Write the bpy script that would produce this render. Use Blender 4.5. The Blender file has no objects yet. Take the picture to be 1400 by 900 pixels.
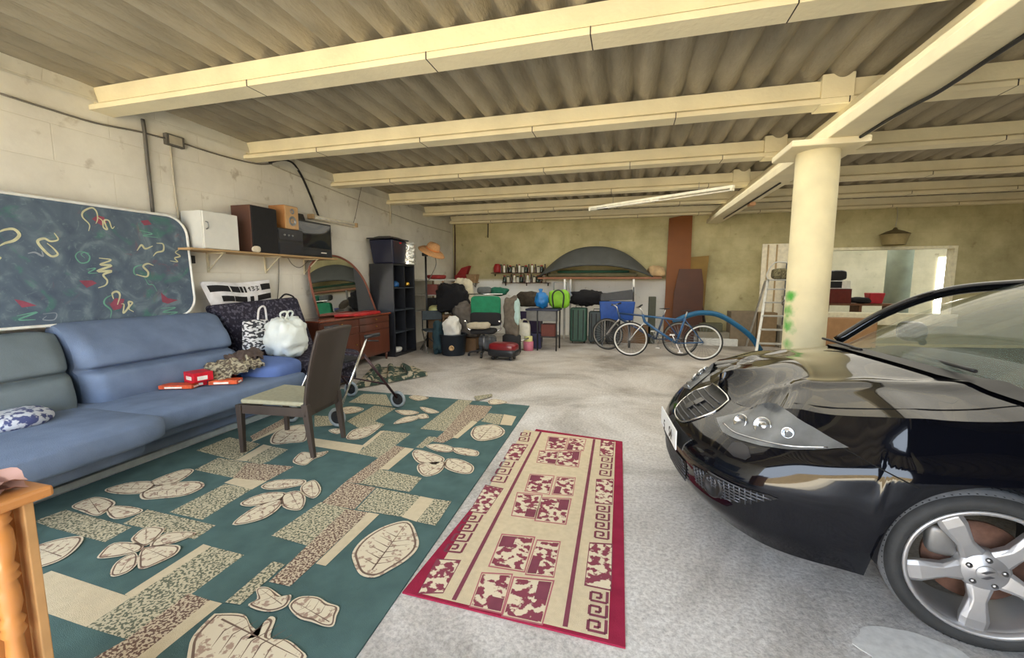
import bpy, bmesh, math, random
from math import sin, cos, pi, radians as R, sqrt, atan2
from mathutils import Vector, Matrix, noise
random.seed(7)
scn = bpy.context.scene
C = scn.collection
# ---------------------------------------------------------------- camera model (measured from the photograph)
FL = 580.; CH = 1.5; PCX, PCY, HORY = 700., 450., 384.
PIT = math.atan((PCY - HORY) / FL); YAW = math.atan(160 * cos(PIT) / FL)
_f = Vector((-sin(YAW) * cos(PIT), cos(YAW) * cos(PIT), -sin(PIT)))
_r = Vector((cos(YAW), sin(YAW), 0)); _u = _r.cross(_f)
def _ray(x, y): return _f + _r * ((x - PCX) / FL) - _u * ((y - PCY) / FL)
def G(x, y, z=0.):
    d = _ray(x, y); return Vector((0, 0, CH)) + d * ((z - CH) / d.z)
def PX(x, y, X):
    d = _ray(x, y); return Vector((0, 0, CH)) + d * (X / d.x)
def PY(x, y, Y):
    d = _ray(x, y); return Vector((0, 0, CH)) + d * (Y / d.y)
WL, WB, WR, WF = -4.95, 11.6, 9.5, -1.6      # walls: left, back, right, open front
# ---------------------------------------------------------------- materials
MATS = {}
def mat(name, col, rough=.6, metal=0., var=.12, scale=12., bump=0., bscale=60., coat=0., spec=.5, alpha=1., trans=0., col2=None, thr=None, emis=0., detail=4., ior=1.45, stretch=None):
    if name in MATS: return MATS[name]
    m = bpy.data.materials.new(name); m.use_nodes = True
    nt = m.node_tree; N = nt.nodes; L = nt.links
    b = N['Principled BSDF']
    b.inputs['Roughness'].default_value = rough; b.inputs['Metallic'].default_value = metal
    b.inputs['Specular IOR Level'].default_value = spec
    b.inputs['Coat Weight'].default_value = coat; b.inputs['Coat Roughness'].default_value = .03
    b.inputs['IOR'].default_value = ior
    if trans: b.inputs['Transmission Weight'].default_value = trans
    if alpha < 1: b.inputs['Alpha'].default_value = alpha
    tc = N.new('ShaderNodeTexCoord'); mp = N.new('ShaderNodeMapping'); L.new(tc.outputs['Object'], mp.inputs[0])
    if stretch: mp.inputs['Scale'].default_value = stretch
    n = N.new('ShaderNodeTexNoise'); n.inputs['Scale'].default_value = scale; n.inputs['Detail'].default_value = detail
    L.new(mp.outputs[0], n.inputs['Vector'])
    rp = N.new('ShaderNodeValToRGB')
    c = Vector(col[:3])
    if col2 is not None:
        a, bb = c, Vector(col2); t = thr or .5
        rp.color_ramp.elements[0].position = t - .03; rp.color_ramp.elements[1].position = t + .03
    else:
        a, bb = c * (1 - var), c * (1 + var)
        rp.color_ramp.elements[0].position = .3; rp.color_ramp.elements[1].position = .7
    rp.color_ramp.elements[0].color = (*a, 1); rp.color_ramp.elements[1].color = (*bb, 1)
    L.new(n.outputs['Fac'], rp.inputs[0]); L.new(rp.outputs[0], b.inputs['Base Color'])
    if emis:
        L.new(rp.outputs[0], b.inputs['Emission Color']); b.inputs['Emission Strength'].default_value = emis
    if bump:
        n2 = N.new('ShaderNodeTexNoise'); n2.inputs['Scale'].default_value = bscale; n2.inputs['Detail'].default_value = 3
        L.new(mp.outputs[0], n2.inputs['Vector'])
        bp = N.new('ShaderNodeBump'); bp.inputs['Strength'].default_value = bump; bp.inputs['Distance'].default_value = .01
        L.new(n2.outputs['Fac'], bp.inputs['Height']); L.new(bp.outputs[0], b.inputs['Normal'])
    MATS[name] = m
    return m
def sr(r, g, b):   # sRGB 0..255 -> linear
    f = lambda v: ((v / 255 + .055) / 1.055) ** 2.4 if v > 10 else v / 255 / 12.92
    return (f(r), f(g), f(b))
# ---------------------------------------------------------------- mesh builder
class MB:
    def __init__(s): s.v = []; s.f = []; s.mi = []; s.M = Matrix.Identity(4)
    def at(s, x=0, y=0, z=0, rz=0, rx=0, ry=0):
        s.M = Matrix.Translation((x, y, z)) @ Matrix.Rotation(rz, 4, 'Z') @ Matrix.Rotation(ry, 4, 'Y') @ Matrix.Rotation(rx, 4, 'X'); return s
    def add(s, vs, fs, mi=0):
        o = len(s.v)
        for p in vs: s.v.append(s.M @ Vector(p))
        for q in fs: s.f.append(tuple(i + o for i in q)); s.mi.append(mi)
        return s
    def box(s, x0, x1, y0, y1, z0, z1, mi=0):
        return s.add([(x0,y0,z0),(x1,y0,z0),(x1,y1,z0),(x0,y1,z0),(x0,y0,z1),(x1,y0,z1),(x1,y1,z1),(x0,y1,z1)],
                     [(3,2,1,0),(4,5,6,7),(0,1,5,4),(1,2,6,5),(2,3,7,6),(3,0,4,7)], mi)
    def hexa(s, p, mi=0):   # 8 corners: bottom ring 4, top ring 4
        return s.add(p, [(3,2,1,0),(4,5,6,7),(0,1,5,4),(1,2,6,5),(2,3,7,6),(3,0,4,7)], mi)
    def bar(s, a, b, w, h, mi=0, up=(0,0,1)):
        a = Vector(a); b = Vector(b); d = (b - a).normalized(); u = Vector(up)
        x = d.cross(u)
        if x.length < 1e-4: x = d.cross(Vector((0,1,0)))
        x.normalize(); y = x.cross(d)
        vs = []
        for p in (a, b):
            for i, j in ((-1,-1),(1,-1),(1,1),(-1,1)): vs.append(p + x * (i * w / 2) + y * (j * h / 2))
        return s.add(vs, [(3,2,1,0),(4,5,6,7),(0,1,5,4),(1,2,6,5),(2,3,7,6),(3,0,4,7)], mi)
    def tube(s, pts, r, n=8, mi=0, closed=False):
        pts = [Vector(p) for p in pts]; k = len(pts); vs = []; fs = []
        up = None
        for i, p in enumerate(pts):
            if closed: d = pts[(i+1) % k] - pts[i-1]
            else: d = pts[min(i+1, k-1)] - pts[max(i-1, 0)]
            d.normalize()
            if up is None:
                up = Vector((0,0,1)) if abs(d.z) < .9 else Vector((1,0,0))
            x = d.cross(up).normalized(); up = x.cross(d).normalized()
            rr = r[i] if isinstance(r, (list, tuple)) else r
            for j in range(n):
                a = 2 * pi * j / n; vs.append(p + x * (rr * cos(a)) + up * (rr * sin(a)))
        for i in range(k if closed else k - 1):
            a = i * n; b = ((i + 1) % k) * n
            for j in range(n): fs.append((a + j, a + (j+1) % n, b + (j+1) % n, b + j))
        if not closed: fs.append(tuple(range(n - 1, -1, -1))); fs.append(tuple((k-1) * n + j for j in range(n)))
        return s.add(vs, fs, mi)
    def lathe(s, prof, c=(0,0,0), n=16, axis='z', mi=0, caps=True):
        vs = []; fs = []; c = Vector(c)
        for (r, z) in prof:
            for j in range(n):
                a = 2 * pi * j / n; q = (r * cos(a), r * sin(a), z)
                if axis == 'x': q = (z, q[0], q[1])
                if axis == 'y': q = (q[0], z, q[1])
                vs.append(c + Vector(q))
        k = len(prof)
        for i in range(k - 1):
            for j in range(n): fs.append((i*n + j, i*n + (j+1) % n, (i+1)*n + (j+1) % n, (i+1)*n + j))
        if caps: fs.append(tuple(range(n - 1, -1, -1))); fs.append(tuple((k-1)*n + j for j in range(n)))
        return s.add(vs, fs, mi)
    def torus(s, R_, r, c=(0,0,0), axis='y', n=32, m=8, mi=0, ry=None):
        vs = []; fs = []; c = Vector(c)
        for i in range(n):
            a = 2*pi*i/n
            for j in range(m):
                b = 2*pi*j/m; rr = R_ + r * cos(b); h = (ry or r) * sin(b)
                q = {'y': (rr*cos(a), h, rr*sin(a)), 'z': (rr*cos(a), rr*sin(a), h), 'x': (h, rr*cos(a), rr*sin(a))}[axis]
                vs.append(c + Vector(q))
        for i in range(n):
            for j in range(m): fs.append((i*m+j, ((i+1)%n)*m+j, ((i+1)%n)*m+(j+1)%m, i*m+(j+1)%m))
        return s.add(vs, fs, mi)
    def grid(s, fn, nu, nv, mi=0, cu=False):
        vs = [fn(i / nu, j / nv) for i in range(nu + (0 if cu else 1)) for j in range(nv + 1)]
        K = nu + (0 if cu else 1); fs = []
        for i in range(nu):
            for j in range(nv):
                a = i*(nv+1)+j; b = ((i+1) % K)*(nv+1)+j; fs.append((a, b, b+1, a+1))
        return s.add(vs, fs, mi)
    def soft(s, c, size, e1=.45, e2=.45, nu=20, nv=12, mi=0, amp=0., fs_=3., seed=0, sag=0.):
        """superellipsoid cushion / lumpy sack"""
        c = Vector(c); sx, sy, sz = [q / 2 for q in size]
        sp = lambda v, e: math.copysign(abs(v) ** e, v)
        def fn(i, j):
            a = 2*pi*i; b = -pi/2 + pi*j
            q = Vector((sx*sp(cos(b), e1)*sp(cos(a), e2), sy*sp(cos(b), e1)*sp(sin(a), e2), sz*sp(sin(b), e1)))
            if amp:
                w = noise.noise(q * fs_ + Vector((seed*7.3, seed*3.1, seed))) + .5*noise.noise(q * fs_*2.3 + Vector((seed, seed*5.7, 2)))
                q *= (1 + amp * w)
            q.z -= sag * (1 - (q.x/sx)**2) * (1 - (q.y/sy)**2) * (1 if q.z > 0 else 0) if sag else 0
            return c + q
        return s.grid(fn, nu, nv, mi, cu=True)
    def prism(s, poly, z0, z1, mi=0, axis='z'):
        k = len(poly); vs = []
        for z in (z0, z1):
            for (a, b) in poly:
                vs.append({'z': (a, b, z), 'y': (a, z, b), 'x': (z, a, b)}[axis])
        fs = [tuple(range(k-1, -1, -1)), tuple(range(k, 2*k))] + [(i, (i+1) % k, k+(i+1) % k, k+i) for i in range(k)]
        return s.add(vs, fs, mi)
    def face(s, pts, mi=0): return s.add(pts, [tuple(range(len(pts)))], mi)
    def build(s, name, mats, parent=None, smooth=False, bevel=0., sub=0, solid=0., loc=None, seg=2, tri=False, merge=False):
        me = bpy.data.meshes.new(name); me.from_pydata(s.v, [], s.f)
        if not isinstance(mats, (list, tuple)): mats = [mats]
        for m in mats: me.materials.append(m)
        for p, i in zip(me.polygons, s.mi): p.material_index = i
        bm = bmesh.new(); bm.from_mesh(me)
        if merge: bmesh.ops.remove_doubles(bm, verts=bm.verts, dist=1e-4)
        bmesh.ops.recalc_face_normals(bm, faces=bm.faces)
        if tri: bmesh.ops.triangulate(bm, faces=[f for f in bm.faces if len(f.verts) > 4])
        bm.to_mesh(me); bm.free()
        if smooth:
            for p in me.polygons: p.use_smooth = len(p.vertices) <= 4
        o = bpy.data.objects.new(name, me); C.objects.link(o)
        if parent is not None: o.parent = parent
        if loc is not None: o.location = loc
        if solid:
            md = o.modifiers.new('solid', 'SOLIDIFY'); md.thickness = solid; md.offset = 0
        if bevel:
            md = o.modifiers.new('bevel', 'BEVEL'); md.width = bevel; md.segments = seg; md.limit_method = 'ANGLE'; md.angle_limit = R(40)
        if sub:
            md = o.modifiers.new('sub', 'SUBSURF'); md.levels = sub; md.render_levels = sub
        return o
def tag(o, label=None, cat=None, group=None, kind=None):
    if label: o['label'] = label
    if cat: o['category'] = cat
    if group: o['group'] = group
    if kind: o['kind'] = kind
    return o
def empty(name, loc=(0,0,0), rz=0., label=None, cat=None, group=None):
    o = bpy.data.objects.new(name, None); C.objects.link(o); o.empty_display_size = .1
    o.location = loc; o.rotation_euler = (0, 0, rz)
    return tag(o, label, cat, group)
def dup(root, loc=None, rz=None, label=None, group=None):
    r = root.copy(); C.objects.link(r)
    if loc is not None: r.location = loc
    if rz is not None: r.rotation_euler = (0, 0, rz)
    if label: r['label'] = label
    if group: r['group'] = group
    for ch in [o for o in C.objects if o.parent == root]:
        c = ch.copy(); C.objects.link(c); c.parent = r
        for g in [o for o in C.objects if o.parent == ch]:
            d = g.copy(); C.objects.link(d); d.parent = c
    return r
def L2(a, b, t): return a + (b - a) * t
def spline(pts, n=8):   # Catmull-Rom through points
    P = [Vector(p) for p in pts]; P = [2*P[0]-P[1]] + P + [2*P[-1]-P[-2]]; out = []
    for i in range(1, len(P) - 2):
        for k in range(n):
            t = k / n; a, b, c, d = P[i-1:i+3]
            out.append(.5*((2*b) + (c-a)*t + (2*a-5*b+4*c-d)*t*t + (3*b-a-3*c+d)*t**3))
    out.append(P[-2]); return out
# ================================================================ SETTING
def wall_mat(name, ca, cb, low=None, zl=1.45):
    m = bpy.data.materials.new(name); m.use_nodes = True; nt = m.node_tree; N = nt.nodes; L = nt.links; b = N['Principled BSDF']
    b.inputs['Roughness'].default_value = .85; b.inputs['Specular IOR Level'].default_value = .25
    g = N.new('ShaderNodeNewGeometry'); sp = N.new('ShaderNodeSeparateXYZ'); L.new(g.outputs['Position'], sp.inputs[0])
    ad = N.new('ShaderNodeMath'); ad.operation = 'ADD'; L.new(sp.outputs[0], ad.inputs[0]); L.new(sp.outputs[1], ad.inputs[1])
    cb_ = N.new('ShaderNodeCombineXYZ'); L.new(ad.outputs[0], cb_.inputs[0]); L.new(sp.outputs[2], cb_.inputs[1])
    br = N.new('ShaderNodeTexBrick'); L.new(cb_.outputs[0], br.inputs['Vector'])
    br.inputs['Scale'].default_value = 1.; br.inputs['Brick Width'].default_value = .9; br.inputs['Row Height'].default_value = .32
    br.inputs['Mortar Size'].default_value = .006; br.inputs['Mortar Smooth'].default_value = .6; br.inputs['Bias'].default_value = 0
    br.inputs['Color1'].default_value = (1,1,1,1); br.inputs['Color2'].default_value = (.95,.95,.95,1); br.inputs['Mortar'].default_value = (.92,.91,.88,1)
    n = N.new('ShaderNodeTexNoise'); n.inputs['Scale'].default_value = 1.3; n.inputs['Detail'].default_value = 7; n.inputs['Roughness'].default_value = .65
    L.new(g.outputs['Position'], n.inputs['Vector'])
    rp = N.new('ShaderNodeValToRGB'); rp.color_ramp.elements[0].position = .3; rp.color_ramp.elements[1].position = .62
    rp.color_ramp.elements[0].color = (*ca, 1); rp.color_ramp.elements[1].color = (*cb, 1)
    L.new(n.outputs['Fac'], rp.inputs[0])
    # dirt spots
    n3 = N.new('ShaderNodeTexNoise'); n3.inputs['Scale'].default_value = 5; n3.inputs['Detail'].default_value = 8; L.new(g.outputs['Position'], n3.inputs['Vector'])
    r3 = N.new('ShaderNodeValToRGB'); r3.color_ramp.elements[0].position = .27; r3.color_ramp.elements[1].position = .36
    r3.color_ramp.elements[0].color = (.62,.58,.52,1); r3.color_ramp.elements[1].color = (1,1,1,1); L.new(n3.outputs['Fac'], r3.inputs[0])
    src = rp.outputs[0]
    if low:
        mr = N.new('ShaderNodeMapRange'); mr.inputs['From Min'].default_value = zl - .04; mr.inputs['From Max'].default_value = zl + .04
        L.new(sp.outputs[2], mr.inputs[0]); mx0 = N.new('ShaderNodeMix'); mx0.data_type = 'RGBA'
        # only the left part of the wall has the whitewashed lower band
        mr2 = N.new('ShaderNodeMapRange'); mr2.inputs['From Min'].default_value = .9; mr2.inputs['From Max'].default_value = 1.1
        L.new(sp.outputs[0], mr2.inputs[0]); mm = N.new('ShaderNodeMath'); mm.operation = 'MAXIMUM'
        L.new(mr.outputs[0], mm.inputs[0]); L.new(mr2.outputs[0], mm.inputs[1])
        mx0.inputs[6].default_value = (*low, 1); L.new(mm.outputs[0], mx0.inputs[0]); L.new(src, mx0.inputs[7]); src = mx0.outputs[2]
    mx = N.new('ShaderNodeMix'); mx.data_type = 'RGBA'; mx.blend_type = 'MULTIPLY'; mx.inputs[0].default_value = .8
    L.new(src, mx.inputs[6]); L.new(br.outputs['Color'], mx.inputs[7])
    mx2 = N.new('ShaderNodeMix'); mx2.data_type = 'RGBA'; mx2.blend_type = 'MULTIPLY'; mx2.inputs[0].default_value = .8
    L.new(mx.outputs[2], mx2.inputs[6]); L.new(r3.outputs[0], mx2.inputs[7]); L.new(mx2.outputs[2], b.inputs['Base Color'])
    n2 = N.new('ShaderNodeTexNoise'); n2.inputs['Scale'].default_value = 25; n2.inputs['Detail'].default_value = 4; L.new(g.outputs['Position'], n2.inputs['Vector'])
    sm = N.new('ShaderNodeMath'); sm.operation = 'MULTIPLY_ADD'; sm.inputs[1].default_value = .35; L.new(n2.outputs['Fac'], sm.inputs[0])
    iv = N.new('ShaderNodeMath'); iv.operation = 'SUBTRACT'; iv.inputs[0].default_value = 1; L.new(br.outputs['Fac'], iv.inputs[1]); L.new(iv.outputs[0], sm.inputs[2])
    bp = N.new('ShaderNodeBump'); bp.inputs['Strength'].default_value = .35; bp.inputs['Distance'].default_value = .008
    L.new(sm.outputs[0], bp.inputs['Height']); L.new(bp.outputs[0], b.inputs['Normal'])
    return m
M_wl = wall_mat('left_wall_paint', sr(212,209,199), sr(234,232,222))
M_wb = wall_mat('back_wall_paint', sr(158,150,112), sr(196,188,146), low=sr(250,250,244), zl=1.52)
M_wr = wall_mat('rough_plaster', sr(185,180,150), sr(215,208,180))
def floor_mat():
    m = bpy.data.materials.new('worn_concrete_floor'); m.use_nodes = True; nt = m.node_tree; N = nt.nodes; L = nt.links; b = N['Principled BSDF']
    g = N.new('ShaderNodeNewGeometry')
    n = N.new('ShaderNodeTexNoise'); n.inputs['Scale'].default_value = .7; n.inputs['Detail'].default_value = 9; n.inputs['Roughness'].default_value = .68; n.inputs['Distortion'].default_value = .6
    L.new(g.outputs['Position'], n.inputs['Vector'])
    rp = N.new('ShaderNodeValToRGB'); e = rp.color_ramp.elements; e[0].position = .32; e[1].position = .7
    e[0].color = (*sr(140,136,130),1); e[1].color = (*sr(230,230,230),1); k = e.new(.5); k.color = (*sr(198,195,192),1)
    L.new(n.outputs['Fac'], rp.inputs[0])
    # fine aggregate speckle
    n2 = N.new('ShaderNodeTexNoise'); n2.inputs['Scale'].default_value = 45; n2.inputs['Detail'].default_value = 5; n2.inputs['Roughness'].default_value = .75; L.new(g.outputs['Position'], n2.inputs['Vector'])
    r2 = N.new('ShaderNodeValToRGB'); r2.color_ramp.elements[0].position = .33; r2.color_ramp.elements[1].position = .6
    r2.color_ramp.elements[0].color = (.42,.42,.43,1); r2.color_ramp.elements[1].color = (1.05,1.05,1.05,1); L.new(n2.outputs['Fac'], r2.inputs[0])
    mx = N.new('ShaderNodeMix'); mx.data_type = 'RGBA'; mx.blend_type = 'MULTIPLY'; mx.inputs[0].default_value = .75
    L.new(rp.outputs[0], mx.inputs[6]); L.new(r2.outputs[0], mx.inputs[7])
    # browner tone further in, part of it weaker light painted into the colour
    sp = N.new('ShaderNodeSeparateXYZ'); L.new(g.outputs['Position'], sp.inputs[0])
    mr = N.new('ShaderNodeMapRange'); mr.inputs['From Min'].default_value = 3.2; mr.inputs['From Max'].default_value = 7.5; L.new(sp.outputs[1], mr.inputs[0])
    n4 = N.new('ShaderNodeTexNoise'); n4.inputs['Scale'].default_value = 1.6; n4.inputs['Detail'].default_value = 5; L.new(g.outputs['Position'], n4.inputs['Vector'])
    mu = N.new('ShaderNodeMath'); mu.operation = 'MULTIPLY'; L.new(mr.outputs[0], mu.inputs[0]); L.new(n4.outputs['Fac'], mu.inputs[1])
    mx3 = N.new('ShaderNodeMix'); mx3.data_type = 'RGBA'; mx3.blend_type = 'MULTIPLY'; mx3.inputs[7].default_value = (.72,.62,.50,1)
    L.new(mu.outputs[0], mx3.inputs[0]); L.new(mx.outputs[2], mx3.inputs[6])
    L.new(mx3.outputs[2], b.inputs['Base Color']); b.inputs['Roughness'].default_value = .62
    bp = N.new('ShaderNodeBump'); bp.inputs['Strength'].default_value = .6; bp.inputs['Distance'].default_value = .008
    L.new(n2.outputs['Fac'], bp.inputs['Height']); L.new(bp.outputs[0], b.inputs['Normal'])
    return m
tag(MB().box(WL-.2, WR+.2, WF-.4, WB+.2, -.12, 0).build('floor', floor_mat()), kind='structure')
tag(MB().box(WL-.2, WL, WF, WB+.2, 0, 3.62).build('wall_left', M_wl), kind='structure')
# back wall with the pass-through opening
oa = PY(1046, 349, WB); ob = PY(1306, 333, WB); oz0 = PY(1180, 428, WB).z; oz1 = (oa.z + ob.z) / 2
ox0, ox1 = oa.x, ob.x
m = MB(); m.box(WL, ox0, WB, WB+.2, 0, 3.62); m.box(ox1, WR, WB, WB+.2, 0, 3.62)
m.box(ox0, ox1, WB, WB+.2, 0, oz0); m.box(ox0, ox1, WB, WB+.2, oz1, 3.62)
tag(m.build('wall_back', M_wb), kind='structure')
tag(MB().box(WR, WR+.2, WF, WB+.2, 0, 3.62).build('wall_right', M_wr), kind='structure')
M_cream = mat('cream_painted_concrete', sr(214,202,160), .8, var=.07, scale=3, bump=.25, bscale=30)
M_beam = mat('pale_yellow_beam_paint', sr(226,216,184), .8, var=.09, scale=2.5, bump=.3, bscale=25)
# frame of the opening
wf = MB(); t = .05
wf.box(ox0-t, ox1+t, WB-.03, WB+.21, oz1-.012, oz1+t); wf.box(ox0-t, ox0+.012, WB-.03, WB+.21, oz0, oz1-.012); wf.box(ox1-.012, ox1+t, WB-.03, WB+.21, oz0, oz1-.012)
wf.box(ox0-.12, ox1+.12, WB-.14, WB+.21, oz0-.26, oz0+.004)
tag(wf.build('window_1', mat('window_frame_cream', sr(226,220,190), .6), bevel=.006), kind='structure')
# corrugated roof: ribs run front to back
def corr_mat():
    m = mat('weathered_fibre_cement', sr(150,141,122), .9, var=.26, scale=4, bump=1., bscale=40, detail=10, stretch=(1,.3,1))
    return m
roof = MB(); PITCH = .24; nx = int((WR - WL) / PITCH * 14); ZR = 3.36
def roofz(x): 
    return ZR + .065 - .11*abs(sin(pi*x/PITCH))**.75
ys = [WF-.3] + [3.2 + 1.68*k + .12 for k in range(-2, 6)] ; ys = [y for y in ys if y < WB] 
ys = sorted(set([WF-.3, 1.5, 3.18, 4.86, 6.54, 8.22, 9.9, WB+.05]))
for k in range(len(ys) - 1):
    y0, y1 = ys[k] - .1, ys[k+1]; dz = .012
    roof.grid(lambda i, j: (WL + (WR - WL) * i, y0 + (y1 - y0) * j, roofz(WL + (WR-WL)*i) + .03*(1-j) - 0*dz), nx, 1)
tag(roof.build('ceiling', corr_mat(), smooth=True), kind='structure')
# purlins (inverted T section) across the room
GX0, GX1 = 1.80, 2.12    # main girder under them
def purlin(yf, z0, x0, x1, idx, right=True):
    b = MB()
    def sec(x0, x1):
        prof = [(yf, z0), (yf, z0+.045), (yf-.045, z0+.075), (yf-.045, z0+.215), (yf-.155, z0+.215), (yf-.155, z0+.075), (yf-.20, z0+.045), (yf-.20, z0)]
        b.prism(prof, x0, x1, axis='x')
    sec(x0, x1)
    rnd = random.Random(idx); x = x0 + .9 + rnd.random()
    while x < x1 - .3:      # dark joint cracks across the flange
        b.box(x-.004, x+.004, yf-.203, yf+.001, z0-.001, z0+.05, 1); x += 1.15 + .5*rnd.random()
    return tag(b.build('trim_%d' % idx, [M_beam, mat('joint_crack', (.05,.04,.03), .9)]), kind='structure')
for k, yf in enumerate([1.30, 3.20, 4.87, 6.57, 8.30, 9.94, 11.55]):
    purlin(yf, 3.10, WL, 1.95 if k == 1 else WR, 1 + k)
g = MB()
def girder(x0, x1, y0, y1, za, zb):
    w = x1 - x0; pr = [(0,0),(0,.09),(.07,.14),(.07,.24),(w-.07,.24),(w-.07,.14),(w,.09),(w,0)]
    vs = []
    for (y, z) in ((y0, za), (y1, zb)):
        for (a, c) in pr: vs.append((x0 + a, y, z + c))
    k = len(pr); g.add(vs, [tuple(range(k-1,-1,-1)), tuple(range(k, 2*k))] + [(i,(i+1)%k,k+(i+1)%k,k+i) for i in range(k)])
girder(GX0, GX1, WF-.2, 6.0, 2.86, 2.86); girder(GX0, GX1, 6.0, WB, 2.86, 2.90)
# short support stubs where the purlins bear on the girder
for yf in (4.87, 6.57, 8.30): g.box(GX0-.16, GX0+.1, yf-.19, yf+.03, 3.09, 3.36)
tag(g.build('trim_9', M_beam, bevel=.008), kind='structure')
# round column with sprayed green paint
cc = G(1119, 201, 2.86); CR = .195
col = MB().lathe([(CR, 0), (CR, 1.0), (CR*.99, 2.0), (CR*.985, 2.80), (CR*.95, 2.86)], (0,0,0), 40)
def column_mat():
    m = mat('column_paint', sr(226,216,178), .8, var=.1, scale=3, bump=.35, bscale=14); nt = m.node_tree; N = nt.nodes; L = nt.links
    b = N['Principled BSDF']; src = b.inputs['Base Color'].links[0].from_socket
    tc = N.new('ShaderNodeTexCoord'); 
    cur = src
    def spot(p, r, colr):
        nonlocal cur
        d = N.new('ShaderNodeVectorMath'); d.operation = 'DISTANCE'; L.new(tc.outputs['Object'], d.inputs[0]); d.inputs[1].default_value = p
        nn = N.new('ShaderNodeTexNoise'); nn.inputs['Scale'].default_value = 14; L.new(tc.outputs['Object'], nn.inputs['Vector'])
        a = N.new('ShaderNodeMath'); a.operation = 'MULTIPLY_ADD'; a.inputs[1].default_value = .12; L.new(nn.outputs['Fac'], a.inputs[0]); L.new(d.outputs['Value'], a.inputs[2])
        mr = N.new('ShaderNodeMapRange'); mr.inputs['From Min'].default_value = r; mr.inputs['From Max'].default_value = r + .09; mr.inputs['To Min'].default_value = .85; mr.inputs['To Max'].default_value = 0
        L.new(a.outputs[0], mr.inputs[0]); mx = N.new('ShaderNodeMix'); mx.data_type = 'RGBA'; L.new(mr.outputs[0], mx.inputs[0]); L.new(cur, mx.inputs[6]); mx.inputs[7].default_value = (*colr, 1); cur = mx.outputs[2]
    dirs = lambda a, z: (CR*cos(a), CR*sin(a), z)
    a0 = atan2(-cc.y, -cc.x)      # towards the viewer
    for (da, z, r) in ((-.95, 1.35, .06), (-.8, 1.20, .05), (-1.0, 1.06, .07), (-1.15, 1.22, .04), (-.75, 1.02, .05), (-.85, .85, .05), (-1.1, 1.36, .05), (-.7, 1.37, .04)):
        spot(dirs(a0 + da, z - .02), r, sr(70,170,60))
    L.new(cur, b.inputs['Base Color']); return m
o = col.build('trim_10', column_mat(), smooth=True); o.location = (cc.x, cc.y, 0); tag(o, kind='structure')
tag(MB().box(-.33,.33,-.3,.33,2.8,2.862).build('trim_11', M_beam, bevel=.01, loc=(cc.x, cc.y, 0)), kind='structure')
# mortar collar on top of left wall under the sheets
m = MB(); m.grid(lambda i, j: (WL + .06*(1-j) + .03*noise.noise(Vector((i*60,0,j))), WF + (WB-WF)*i, 3.17 + .22*j + .03*noise.noise(Vector((i*40,3,j)))), 160, 3)
tag(m.build('trim_12', M_wl, smooth=True), kind='structure')
tag(MB().box(1.3, WR+.2, WF-.2, WF, 0, 3.62).box(WL-.2, 1.3, WF-.2, WF, 3.05, 3.62).build('wall_front', mat('dark_slate_front_wall', sr(70,72,76), .9)), kind='structure')  # unseen wall, coloured dark so the car's side mirrors little light
# outside the open front: yard, plus a wall added for the car's reflections
tag(MB().box(-30, 30, -40, WF-.4, -.14, -.02).build('ground_1', mat('sunlit_gravel_yard', sr(205,190,158), .9, scale=3)), kind='structure')
yw = MB().box(-16, 22, -14.3, -14, 0, 2.6); tag(yw.build('wall_yard_added', mat('ochre_reflection_wall', sr(206,180,138), .9, scale=1.2)), kind='structure')
# room beyond the opening
m = MB(); m.box(ox0-2, ox1+4, WB+5.0, WB+5.2, 0, 3.4); m.box(ox0-2.2, ox0-2, WB+.2, WB+5.2, 0, 3.4); m.box(ox1+4, ox1+4.2, WB+.2, WB+5.2, 0, 3.4); m.box(ox0-2.2, ox1+4.2, WB+.2, WB+5.2, 3.4, 3.5)
tag(m.build('wall_beyond', M_wr), kind='structure')
tag(MB().box(ox0-2.2, ox1+4.2, WB+.2, WB+5.2, -.12, 0).build('floor_beyond', mat('inner_room_floor', sr(150,146,138), .8)), kind='structure')
# ---------------------------------------------------------------- camera + light
cam = bpy.data.cameras.new('camera'); co = bpy.data.objects.new('camera', cam); C.objects.link(co)
cam.sensor_width = 36; cam.lens = 36 * FL / 1400; cam.clip_start = .05; cam.clip_end = 200
co.location = (0, 0, CH); co.rotation_euler = (pi/2 - PIT, 0, YAW); scn.camera = co
w = bpy.data.worlds.new('sky'); scn.world = w; w.use_nodes = True; bg = w.node_tree.nodes['Background']
bg.inputs[0].default_value = (.74, .85, 1.0, 1); bg.inputs[1].default_value = 5.4
def area(name, loc, rot, sx, sy, e, col):
    l = bpy.data.lights.new(name, 'AREA'); l.shape = 'RECTANGLE'; l.size = sx; l.size_y = sy; l.energy = e; l.color = col
    o = bpy.data.objects.new(name, l); C.objects.link(o); o.location = loc; o.rotation_euler = rot; return o
area('ground_bounce_fill', (-1.8, WF-.9, .02), (R(150), 0, 0), 5.6, 1.6, 120, (1.0, .88, .68))  # added upward lamp standing in for light off the yard
area('inner_room_fill', ((ox0+ox1)/2+1, WB+2.6, 3.3), (0, 0, 0), 5.0, 3, 48, (1, .97, .9))  # added overhead lamp to brighten the room beyond
area('overhead_fill', (2.0, 6.5, 3.05), (0, 0, 0), 10, 8, 190, (1, .95, .82))  # added lamp under the closed roof, lifts the shadows indoors
s = bpy.data.lights.new('sun', 'SUN'); s.energy = 14; s.angle = R(.6); s.color = (1, .93, .8); so = bpy.data.objects.new('sun', s); C.objects.link(so); so.rotation_euler = (R(-28), R(14), 0)
scn.view_settings.view_transform = 'Standard'; scn.view_settings.look = 'None'; scn.view_settings.exposure = .95; scn.view_settings.gamma = 1.0
scn.cycles.max_bounces = 8; scn.cycles.diffuse_bounces = 5; scn.cycles.use_denoising = True
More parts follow.
